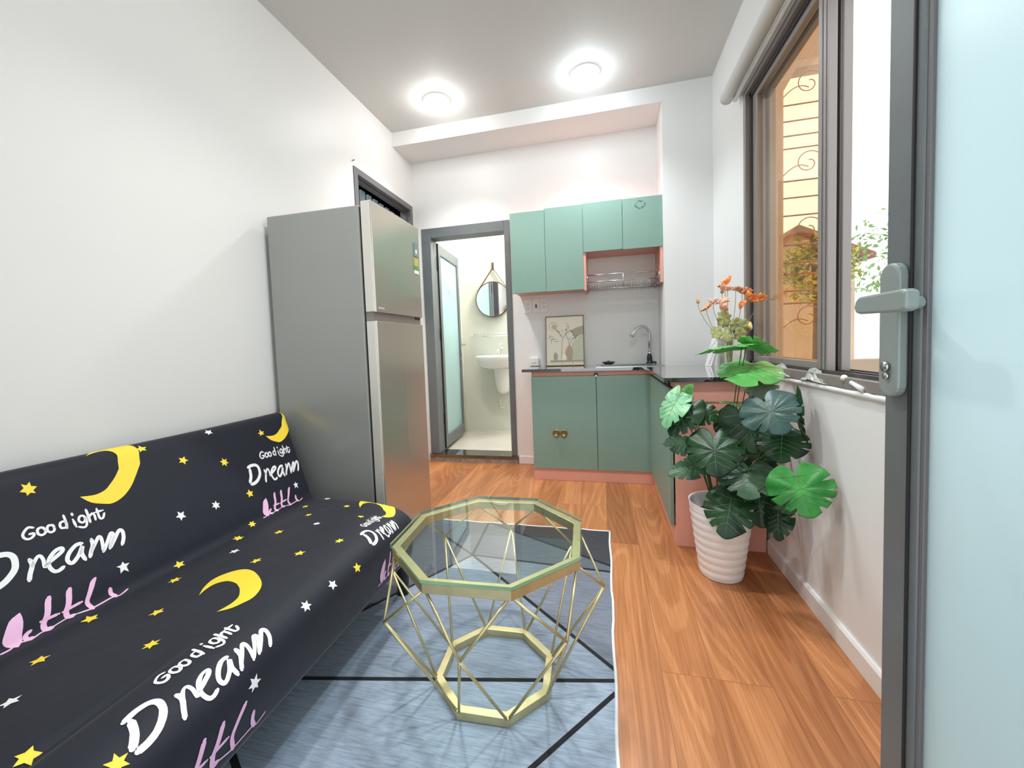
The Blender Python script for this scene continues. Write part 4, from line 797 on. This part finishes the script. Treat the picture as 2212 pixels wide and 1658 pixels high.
P = [(fx, fy, fz + .068), (fx, fy, fz + .20)] + [(fx - .052 + .056 * math.cos(R(a)) - .0, fy - .012 * (1 - math.cos(R(a))), fz + .205 + .068 * math.sin(R(a))) for a in range(0, 155, 12)]
P[1] = (fx + .002, fy, fz + .19)
MB().tube(P, .0088, 12).build('spout', M['steel'], t)
MB().lathe([(0.0, 0), (.012, 0), (.0115, .018), (0, .02)], (fx, fy, fz + .066), 16).build('collar', M['chrome'], t)
e = Vector(P[-1]); d = (e - Vector(P[-2])).normalized()
MB().tube([e - d * .006, e + d * .012, e + d * .030, e + d * .050], [.010, .013, .017, .0155], 16).build('spray_head', mat('cream_plastic', srgb(205, 205, 190), .4), t)

# wall cabinets
UY, UY1 = 2.957, YB - .002; zt = 1.948
t = thing('wall_cabinet', 'left sage green wall cabinet with two tall doors, next to the bathroom door', 'cabinet', (-.38, 3.09, 1.36), 'kitchen wall cabinets')
m = MB(); a, b = -.640, -.122
m.box(a, a + .016, UY + .018, UY1, 1.372, zt - .004); m.box(b - .016, b, UY + .018, UY1, 1.372, zt - .004); m.box(a + .016, b - .016, UY + .018, UY1, 1.372, 1.388); m.box(a + .016, b - .016, UY + .018, UY1, zt - .02, zt - .004); m.box(a + .016, b - .016, UY1 - .006, UY1, 1.388, zt - .02)
m.build('carcass', M['pink'], t)
B(-.645, -.3905, UY, UY + .016, 1.362, zt - .002).build('door', M['green'], t, bevel=.0015); B(-.3885, -.120, UY - .003, UY + .013, 1.360, zt + .006).build('door', M['green'], t, bevel=.0015)
t = thing('wall_cabinet', 'right sage green wall cabinet with short doors over an open pink niche', 'cabinet', (.15, 3.09, 1.36), 'kitchen wall cabinets')
m = MB(); a, b = -.1195, .4095; zn = 1.622
m.box(a, a + .017, UY + .004, UY1, 1.352, zn); m.box(b - .017, b, UY + .004, UY1, 1.374, zn)
m.box(a, b, UY + .018, UY1, zn, zn + .016); m.box(a, b, UY + .018, UY1, zt - .02, zt - .004); m.box(a, a + .016, UY + .018, UY1, zn + .016, zt - .02); m.box(b - .016, b, UY + .018, UY1, zn + .016, zt - .02)
m.build('carcass', M['pink'], t)
B(-.1185, .1485, UY - .004, UY + .012, 1.618, zt + .010).build('door', M['green'], t, bevel=.0015); d = B(.1505, .410, UY - .002, UY + .014, 1.614, zt + .008).build('door', M['green'], t, bevel=.0015)
m = MB(); rr = random.Random(3)
for k in range(26):
    q = rr.uniform(0, 6.28); x = .268 + .036 * math.cos(q) * rr.uniform(.6, 1); z = 1.905 + .028 * math.sin(q) * rr.uniform(.6, 1); m.box(x - .004, x + .004, UY - .0028, UY - .002, z - .0025, z + .0025)
m.build('tape_residue', mat('residue', srgb(88, 120, 112), .5), d)
# dish rack
t = thing('dish_rack', 'steel wire dish rack mounted in the pink niche above the sink', 'dish rack', (.15, 3.05, 1.36))
m = MB(); xa, xb, ya, yb_ = -.098, .388, 2.985, 3.21
for z, yy in ((1.458, 2.985), (1.410, 2.985)): m.tube([(xa, yb_, z), (xa, yy, z), (xb, yy, z), (xb, yb_, z)], .0045, 8)
m.tube([(xa, yb_, 1.362), (xa, ya + .02, 1.362), (xb, ya + .02, 1.362), (xb, yb_, 1.362)], .004, 8)
m.build('outer_rail', M['steel'], t)
for k in range(26):
    x = xa + .012 + (xb - xa - .024) * k / 25
    MB().tube([(x, ya, 1.410), (x, ya + .018, 1.364), (x, yb_, 1.364), (x, yb_, 1.41)], .0018, 5).build('wire', M['steel'], t)
for x in (xa, .15, xb): MB().tube([(x, ya, 1.362), (x, ya, 1.46)], .0035, 6).build('upright', M['steel'], t)
m = MB()
for y in (3.05, 3.12): m.tube([(xa, y, 1.367), (xb, y, 1.367)], .0025, 6)
m.build('cross_wire', M['steel'], t)
for i, (x, lab) in enumerate(((.338, 'leftmost'), (.352, 'middle'), (.366, 'rightmost'))):
    P = [(x + .008 * math.cos(a), 2.984, 1.404 + .008 * math.sin(a)) for a in [R(200 - 24 * q) for q in range(9)]]; P += [(x - .006 + .011 * math.cos(a) + .0, 2.984 - .001, 1.366 - i * .004 + .011 * math.sin(a)) for a in [R(60 - 28 * q) for q in range(9)]]
    tag(MB().tube(P, .0019, 6).build('s_hook', M['blackmetal']), lab + ' of the three small metal hooks hanging from the dish rack', 'hook', 'hooks on the dish rack')

# sockets
t = thing('wall_switch_panel', 'white triple plate of switches and sockets under the left wall cabinet', 'switch', (-.51, YB, 1.29))
xs_ = [-.607, -.543, -.478, -.412]
for k in range(3):
    pl = B(xs_[k], xs_[k + 1] - .001, YB - .010, YB - .0005, 1.232, 1.345).build('plate', M['whiteplastic'], t, bevel=.002); cx = (xs_[k] + xs_[k + 1]) / 2
    m = MB()
    if k == 0:
        for z in (1.272, 1.302): m.lathe([(.010, 0), (.010, .003), (0, .004)], (cx, YB - .010, z), 16, axis=(0, -1, 0))
        m.build('switch_button', M['whiteplastic'], pl)
    elif k == 1: m.box(cx - .006, cx + .006, YB - .0125, YB - .0095, 1.270, 1.298).build('rocker', M['black'], pl, bevel=.002)
    else:
        for z in (1.272, 1.306):
            for dx in (-.008, .008): m.tube([(cx + dx, YB - .0103, z), (cx + dx, YB - .009, z)], .0030, 8)
        m.build('socket_hole', M['black'], pl)
t = thing('wall_socket', 'small white wall socket just above the left end of the worktop', 'socket', (-.537, YB, .83))
pl = B(-.575, -.500, YB - .030, YB - .0005, .806, .872).build('plate', M['whiteplastic'], t, bevel=.004)
m = MB()
for dx in (-.010, .010): m.tube([(-.537 + dx, YB - .0306, .832), (-.537 + dx, YB - .029, .832)], .0038, 8)
m.build('socket_hole', M['black'], pl)

# framed print leaning on the wall
def pic():
    t = thing('framed_print', 'framed beige print of vases and branches leaning on the wall behind the worktop', 'picture', (-.29, 3.17, z1))
    W_, H_ = .296, .392; o = Vector((-.436, 3.150, z1 + .001)); up = Vector((0, math.sin(R(8)), math.cos(R(8)))); ri = Vector((1, 0, 0)); n = Vector((0, -math.cos(R(8)), math.sin(R(8))))
    P = lambda x, y, d=0: o + ri * x * W_ + up * y * H_ + n * d
    def quad(mb, x0, x1, y0, y1, d0, d1, mi=0):
        vs = [P(x, y, d) for d in (d0, d1) for y in (y0, y1) for x in (x0, x1)]; mb.add(vs, [(0, 2, 3, 1), (4, 5, 7, 6), (0, 1, 5, 4), (2, 6, 7, 3), (0, 4, 6, 2), (1, 3, 7, 5)], mi)
    m = MB(); f = .018
    quad(m, 0, 1, 0, f * .8, -.010, .003); quad(m, 0, 1, 1 - f * .8, 1, -.010, .003); quad(m, 0, f, f * .8, 1 - f * .8, -.010, .003); quad(m, 1 - f, 1, f * .8, 1 - f * .8, -.010, .003)
    m.build('frame', mat('print_frame', srgb(112, 96, 76), .4), t)
    m = MB(); quad(m, f, 1 - f, f * .8, 1 - f * .8, -.006, 0, 0)
    def poly(pts, mi, d): m.add([P(x, y, d) for x, y in pts], [list(range(len(pts)))], mi)
    def circ(cx, cy, rx, ry, mi, d, n=24): poly([(cx + rx * math.cos(6.2832 * k / n), cy + ry * math.sin(6.2832 * k / n)) for k in range(n)], mi, d)
    def line(pts, w, mi, d):
        for a, b in zip(pts, pts[1:]):
            dx, dy = (b[0] - a[0]) * W_, (b[1] - a[1]) * H_; L = math.hypot(dx, dy) or 1; nx, ny = -dy / L * w / W_, dx / L * w / H_
            poly([(a[0] - nx, a[1] - ny), (b[0] - nx, b[1] - ny), (b[0] + nx, b[1] + ny), (a[0] + nx, a[1] + ny)], mi, d)
    poly([(.70, .12), (.982, .12), (.982, .62), (.90, .60), (.80, .52), (.70, .46), (.66, .30)], 1, .0004)
    poly([(.66, .70), (.82, .76), (.982, .79), (.982, .62), (.88, .60), (.76, .54)], 2, .0003)
    circ(.20, .80, .115, .082, 3, .0004); circ(.205, .795, .095, .068, 4, .0005); circ(.22, .79, .07, .05, 3, .0006)
    poly([(.12, .075), (.982, .075), (.982, .115), (.12, .115)], 5, .0007); line([(.43, .02), (.43, .075)], .002, 5, .0008); line([(.70, .02), (.70, .075)], .002, 5, .0008)
    poly([(.56, .115), (.53, .20), (.51, .28), (.56, .37), (.60, .405), (.64, .405), (.68, .37), (.72, .27), (.70, .18), (.69, .115)], 5, .0008)
    circ(.475, .165, .075, .055, 4, .0009); line([(.41, .135), (.42, .30), (.43, .46), (.46, .55), (.54, .65)], .0022, 5, .0010)
    poly([(.22, .115), (.20, .18), (.22, .24), (.24, .27), (.28, .27), (.31, .22), (.32, .17), (.29, .115)], 2, .0009)
    for br in ([(.62, .40), (.60, .50), (.54, .60), (.56, .74)], [(.62, .40), (.68, .50), (.80, .58)], [(.46, .55), (.36, .66), (.27, .72)], [(.54, .65), (.66, .72)]): line(br, .0013, 6, .0010)
    rr = random.Random(11)
    for cx, cy in ((.56, .84), (.58, .80), (.61, .76), (.55, .72), (.67, .69), (.69, .66), (.60, .67), (.64, .56), (.70, .55), (.78, .56), (.82, .60), (.74, .60), (.40, .61), (.36, .68), (.30, .72), (.27, .75), (.46, .70), (.50, .64), (.63, .53), (.78, .53)):
        for q in range(4):
            a = rr.uniform(0, 6.28); x, y = cx + .018 * math.cos(a), cy + .012 * math.sin(a); s = rr.uniform(.008, .017)
            poly([(x - s, y), (x, y + s * .5), (x + s, y), (x, y - s * .6)], 6 if rr.random() < .6 else 2, .0012)
    # handwriting
    line([(.12, .62), (.10, .58), (.085, .545), (.10, .56)], .0011, 6, .0013)
    line([(.11, .60), (.15, .615)], .001, 6, .0013)
    for x0_, y0_, n_ in ((.13, .585, 6), (.17, .535, 7), (.22, .492, 8)):
        line([(x0_ + .016 * k, y0_ + (.009 if k % 2 else -.006)) for k in range(n_)], .0009, 6, .0013)
    line([(.17, .555), (.15, .50), (.135, .455)], .0011, 6, .0013); line([(.135, .53), (.20, .54)], .001, 6, .0013)
    m.build('printed_sheet', [mat('print_paper', srgb(240, 235, 218), .6), mat('print_sage', srgb(208, 212, 186), .6), mat('print_grey_green', srgb(176, 176, 152), .6), mat('print_pale_grey', srgb(200, 196, 178), .6),
        mat('print_cream', srgb(250, 246, 230), .6), mat('print_taupe', srgb(190, 172, 148), .6), mat('print_ink', srgb(96, 92, 78), .6)], t)
pic()
# white canvas leaning on the right wall
t = thing('canvas_print', 'small white canvas with grey brush marks leaning by the flower vase, seen edge-on', 'picture', (.66, 2.76, z1))
a, b = Vector((.629, 2.80, z1 + .001)), Vector((.644, 2.705, z1 + .001)); tp = Vector((.046, -.03, .212)); n = Vector((.014, .003, 0))
m = MB().add([a, b, b + tp, a + tp, a + n, b + n, b + tp + n, a + tp + n], [(0, 1, 2, 3), (4, 7, 6, 5), (0, 4, 5, 1), (1, 5, 6, 2), (2, 6, 7, 3), (3, 7, 4, 0)])
cv_ = m.build('canvas', M['whiteplastic'], t)
m = MB(); rr = random.Random(5)
for k in range(11):
    u, v = rr.uniform(.25, .75), .06 + k * .083; c = a.lerp(b, u) + tp * v - n.normalized() * .0012
    m.tube([c, c + (b - a) * .12 + tp * .05, c + tp * .09], .0012, 5)
m.build('brush_marks', mat('brush_grey', srgb(170, 174, 174), .6), cv_)
# ------------------------------------------------------------------ potted monstera
PX, PY = .458, 1.800
t = thing('potted_monstera', 'tall leafy green monstera in a ribbed white pot on the floor by the cabinet end', 'potted plant', (PX, PY, 0))
prof = [(0, .004), (.076, .0), (.080, .004)]
H = .306; nr = 9
for i in range(nr * 8 + 1):
    q = i / (nr * 8); z = .004 + (H - .004) * q; r = .080 + .040 * q + .0028 * abs(math.sin(math.pi * nr * q)) * (1 if q < .93 else .3)
    prof.append((r, z))
prof += [(.121, H + .002), (.117, H), (.113, H - .01), (.106, H - .075), (.0, H - .078)]
MB().lathe(prof, (PX, PY, 0), 56).build('pot', M['potwhite'], t)
g = []
rr = random.Random(1)
m = MB(); rings = [0, .03, .06, .085, .104]
vs = [[(PX + r * math.cos(6.2832 * k / 24), PY + r * math.sin(6.2832 * k / 24), H - .060 + rr.uniform(-.004, .004)) for k in range(25)] for r in rings]
for r in vs: r[-1] = r[0]
m.quadgrid(vs, 0, False); m.build('soil', M['soil'], t)

def monstera(A, T, width, tone, roll, seed, parent):
    rr = random.Random(seed)
    A = Vector(A); T = Vector(T); L = (T - A).length; e1 = (T - A).normalized()
    # a leaf also reaches back past its stalk: heart shaped base
    view = (Vector((0, 0, .985)) * .55 + Vector((0, .6, 1.9)) * .45 - A).normalized()
    n = (view - e1 * view.dot(e1)).normalized(); n = Matrix.Rotation(R(roll), 3, e1) @ n
    e2 = n.cross(e1)
    hw = width / 2 / max(.35, math.cos(R(roll))) if abs(roll) < 60 else width / 2 * 1.4
    hw = min(hw * 1.12, .135)
    c0 = .36 * L; na = 96; rings = [0, .22, .42, .58, .70, .80, .88, .95, 1.0]
    def outline(a):  # a=0 at the tip, pi at the base; distances from c0 on the midrib
        ca, sa = math.cos(a), math.sin(a)
        fwd = (L - c0) if ca > 0 else (c0 + .36 * L)
        x = fwd * ca; y = hw * sa * (1.0 - .10 * ca) 
        if ca > 0: y *= (1 - .32 * ca ** 2); x *= 1 + .06 * ca ** 8
        k = 1.0
        da = abs(abs(a) - math.pi)
        if da < .30: k = .42 + .58 * (da / .30) ** .6   # sinus at the stalk
        return x, y, k
    notches = [(.62, .52), (1.02, .50), (1.42, .56), (1.86, .60)] if L > .075 else [(.9, .6), (1.5, .6)]
    g = []
    for i in range(na + 1):
        a = -math.pi + 2 * math.pi * i / na; x, y, k = outline(a)
        for q, (na_, dep) in enumerate(notches):
            side = 1 if a > 0 else -1
            dd = abs(abs(a) - na_ - .05 * side * (q % 2)); wN = .045
            if (seed * 7 + q * 3 + side) % 5 != 0 and dd < wN: k = min(k, dep + (1 - dep) * (dd / wN) ** 1.6)
        g.append((a, x, y, k))
    m = MB(); rows = []
    ph = rr.uniform(0, 6)
    for f in rings:
        row = []
        for a, x, y, k in g:
            xx = c0 + x * f * k; yy = y * f * k
            u = xx / L; v = yy / hw
            z = -.16 * hw * v * v * 1.2 + .05 * L * math.sin(u * 2.6) - .18 * L * max(0, u - .55) ** 2
            z += .035 * hw * abs(v) * math.cos(abs(a) * 8.4 + 1.2)      # ridges between the side veins
            z += .03 * hw * math.sin(3 * a + ph) * f * f
            row.append(A + e1 * xx + e2 * yy + n * (z + .10 * hw * (1 - abs(v)) * 0))
        rows.append(row)
    m.quadgrid(rows)
    lf = m.build('leaf', LEAF[tone], parent, clean=True, solid=.0008)
    # veins
    vm = MB()
    def onleaf(xx, yy):
        u, v = xx / L, yy / hw; a = math.atan2(yy / hw, (xx - c0) / (L - c0)); f = min(1, math.hypot(v, (xx - c0) / (L - c0)))
        z = -.16 * hw * v * v * 1.2 + .05 * L * math.sin(u * 2.6) - .18 * L * max(0, u - .55) ** 2 + .035 * hw * abs(v) * math.cos(abs(a) * 8.4 + 1.2) + .03 * hw * math.sin(3 * a + ph) * f * f
        return A + e1 * xx + e2 * yy + n * (z + .0010)
    vm.tube([onleaf(L * .92 * k / 8, 0) for k in range(9)], [.0011 * (1 - .08 * k) for k in range(9)], 5)
    for s in (-1, 1):
        for b in (.02, .16, .32, .48, .64):
            vm.tube([onleaf(L * b + .20 * L * q * (1.0 if b > .1 else -.3), s * hw * .72 * q * (1 - .35 * b)) for q in (0, .25, .5, .75, 1)], .0006, 4)
    vm.build('leaf_vein', M['vein'], lf)
    # stalk
    base = Vector((PX + (A.x - PX) * .12, PY + (A.y - PY) * .12, H - .062)); mid_ = base.lerp(A, .5) + Vector((0, .02, .06 if A.z > .5 else .10))
    pts = [base * (1 - q) ** 2 + mid_ * 2 * q * (1 - q) + A * q * q for q in [i / 12 for i in range(13)]]
    MB().tube(pts, [.0030 - .0013 * i / 12 for i in range(13)], 6).build('stalk', M['stalk'], parent)
for i, (A, T, wd, tone, roll) in enumerate(DATA['leaves']):
    monstera(A, T, wd, tone, roll, i + 1, t)

# ------------------------------------------------------------------ vase with artificial poppies
VX, VY, VZ = .588, 2.13, .8056
t = thing('glass_vase', 'ribbed glass vase of orange flowers standing on the worktop', 'vase', (VX, VY, VZ))
g = []; n = 72
for z, r in [(0.0, 0.0), (0.0, .040), (.006, .046), (.06, .050), (.12, .047), (.17, .052), (.175, .052), (.17, .049), (.12, .044), (.06, .046), (.012, .042), (.010, 0.0)]:
    g.append([(VX + (r + (.0012 * math.cos(24 * 6.2832 * k / n) if r > .03 else 0)) * math.cos(6.2832 * k / n), VY + (r + (.0012 * math.cos(24 * 6.2832 * k / n) if r > .03 else 0)) * math.sin(6.2832 * k / n), VZ + z) for k in range(n + 1)])
MB().quadgrid(g).build('body', glassmix('vase_glass', (.93, .94, .92), .1), t, clean=True)
FC = {'orange': mat('petal_orange', srgb(240, 150, 84), .55), 'peach': mat('petal_peach', srgb(236, 190, 168), .55), 'rust': mat('petal_rust', srgb(212, 140, 104), .55), 'peachb': mat('petal_dusty_peach', srgb(226, 164, 132), .55), 'bud': mat('bud_orange', srgb(220, 150, 100), .55), 'budpale': mat('bud_cream', srgb(232, 206, 150), .55)}
NAMES = ['orange poppy, topmost of the vase', 'pale pink poppy right below the topmost one', 'rust orange poppy at upper right, before the window edge', 'small peach poppy between the top ones', 'orange poppy facing forward, left of the far right one', 'bright orange poppy, rightmost of the vase', 'small yellow-orange poppy hanging under the right group', 'orange poppy, leftmost open one of the vase', 'small pale peach poppy beside the leftmost one', 'dusty peach drooping poppy at left centre']
def stem(P, seed):
    rr = random.Random(seed); b = Vector((VX + rr.uniform(-.012, .012), VY + rr.uniform(-.012, .012), VZ + .014)); a = rr.uniform(0, 6.28)
    neck = Vector((VX + (P.x - VX) * .18, VY + (P.y - VY) * .18, VZ + .17)); c1 = neck.lerp(P, .45) + Vector(((P.x - VX) * .12, 0, -.01 + rr.uniform(-.01, .01)))
    pts = [b, b.lerp(neck, .5), neck, c1, neck.lerp(P, .8) + Vector(((P.x - VX) * .12, 0, 0)), P]
    C2 = []
    for i in range(len(pts) - 1):
        p0, p1, p2, p3 = pts[max(i - 1, 0)], pts[i], pts[i + 1], pts[min(i + 2, len(pts) - 1)]
        for k in range(6):
            q = k / 6; C2.append(.5 * (2 * p1 + (p2 - p0) * q + (2 * p0 - 5 * p1 + 4 * p2 - p3) * q * q + (3 * p1 - p0 - 3 * p2 + p3) * q ** 3))
    return C2 + [pts[-1]]
for i, ((P, col, r), nm) in enumerate(zip(DATA['flow'], NAMES)):
    P = Vector(P); rr = random.Random(i + 20); f = thing('poppy', nm, 'flower', P, 'poppies in the glass vase')
    MB().tube(stem(P - Vector((0, 0, r * .35)), i), .0013, 6).build('stem', M['stalkpale'], f)
    tilt = Matrix.Rotation(R([-25, 10, 30, 0, 60, 25, 120, -35, 20, 75][i]), 3, Vector((rr.uniform(-.3, .3), 1, 0)).normalized()); r *= 1.45
    for k in range(5):
        g = []; a0 = k * 6.2832 / 5 + rr.uniform(-.2, .2); wdt = 1.0 + rr.uniform(-.1, .15); op = rr.uniform(.55, 1.05)
        for u in [q / 7 for q in range(8)]:
            row = []
            for v in [q / 8 - .5 for q in range(9)]:
                a = a0 + v * wdt * 1.25 * (.35 + .65 * u) ; ph = op * 1.25 * u
                rad = r * math.sin(ph) * 1.0 / math.sin(max(.9, op * 1.25)) * (1 - .3 * (2 * v) ** 4 * u); z = r * (.95 * (1 - math.cos(ph * 1.15)) - .25) + .12 * r * math.sin(v * 22 + k) * u * u
                row.append(P + tilt @ Vector((rad * math.cos(a), rad * math.sin(a), z)))
            g.append(row)
        MB().quadgrid(g).build('petal', FC[col], f, solid=.0004)
    MB().lathe([(0, -.002), (.004, 0), (.005, .004), (.003, .007), (0, .008)], P + tilt @ Vector((0, 0, -r * .22)), 10, axis=tilt @ Vector((0, 0, 1))).build('centre', M['stalkpale'], f)
for i, ((P, col), nm) in enumerate(zip(DATA['buds'], ['closed pink-orange bud, leftmost tip of the bouquet', 'closed small bud below the topmost poppy', 'cream rosebud low at the right side of the bouquet'])):
    P = Vector(P); f = thing('flower_bud', nm, 'flower bud', P, 'buds in the glass vase'); s = 1.0 if i < 2 else 1.5
    MB().tube(stem(P, 40 + i), .0012, 6).build('stem', M['stalkpale'], f)
    MB().lathe([(0, -.006 * s), (.006 * s, -.002 * s), (.008 * s, .004 * s), (.006 * s, .012 * s), (.002 * s, .02 * s), (0, .022 * s)], P, 12, axis=(-.3 if i == 0 else .1, 0, 1)).build('bud', FC[col], f)
    MB().lathe([(0, -.008 * s), (.007 * s, -.004 * s), (.009 * s, .003 * s), (.0, .001)], P, 8, axis=(-.3 if i == 0 else .1, 0, 1)).build('sepal', M['stalkpale'], f)
sage = leafmat('sage_foliage', srgb(136, 150, 100), srgb(176, 182, 128), .6)
for i, ((P, r), nm) in enumerate(zip(DATA['fleaf'], ['tallest lobed grey-green leaf of the bouquet, left of centre', 'broad sage leaf in the middle of the bouquet', 'sage leaf at right of the bouquet centre', 'drooping sage leaf at the left of the bouquet', 'low sage leaf just above the vase, left', 'low sage leaf just above the vase, right'])):
    P = Vector(P); f = thing('foliage_sprig', nm, 'leaf sprig', P, 'leaves in the glass vase'); rr = random.Random(60 + i)
    MB().tube(stem(P - Vector((0, 0, r * .5)), 70 + i), .0011, 6).build('stem', M['stalkpale'], f)
    d = Vector((rr.uniform(-.5, .5), -.3, 1 if i not in (3, 4) else -.7)).normalized(); nn = Vector((.1, -1, .2)); nn = (nn - d * nn.dot(d)).normalized(); e = nn.cross(d)
    rows = []
    for q in (0, .35, .7, 1):
        rows.append([P + d * (r * .95 * q * math.cos(a) * (1 + .10 * math.cos(9 * a))) + e * (r * .72 * q * math.sin(a) * (1 + .12 * math.cos(9 * a))) + nn * (.1 * r * math.cos(5 * a) * q) for a in [6.2832 * k / 54 for k in range(55)]])
    MB().quadgrid(rows).build('leaf', sage, f, clean=True, solid=.0005)
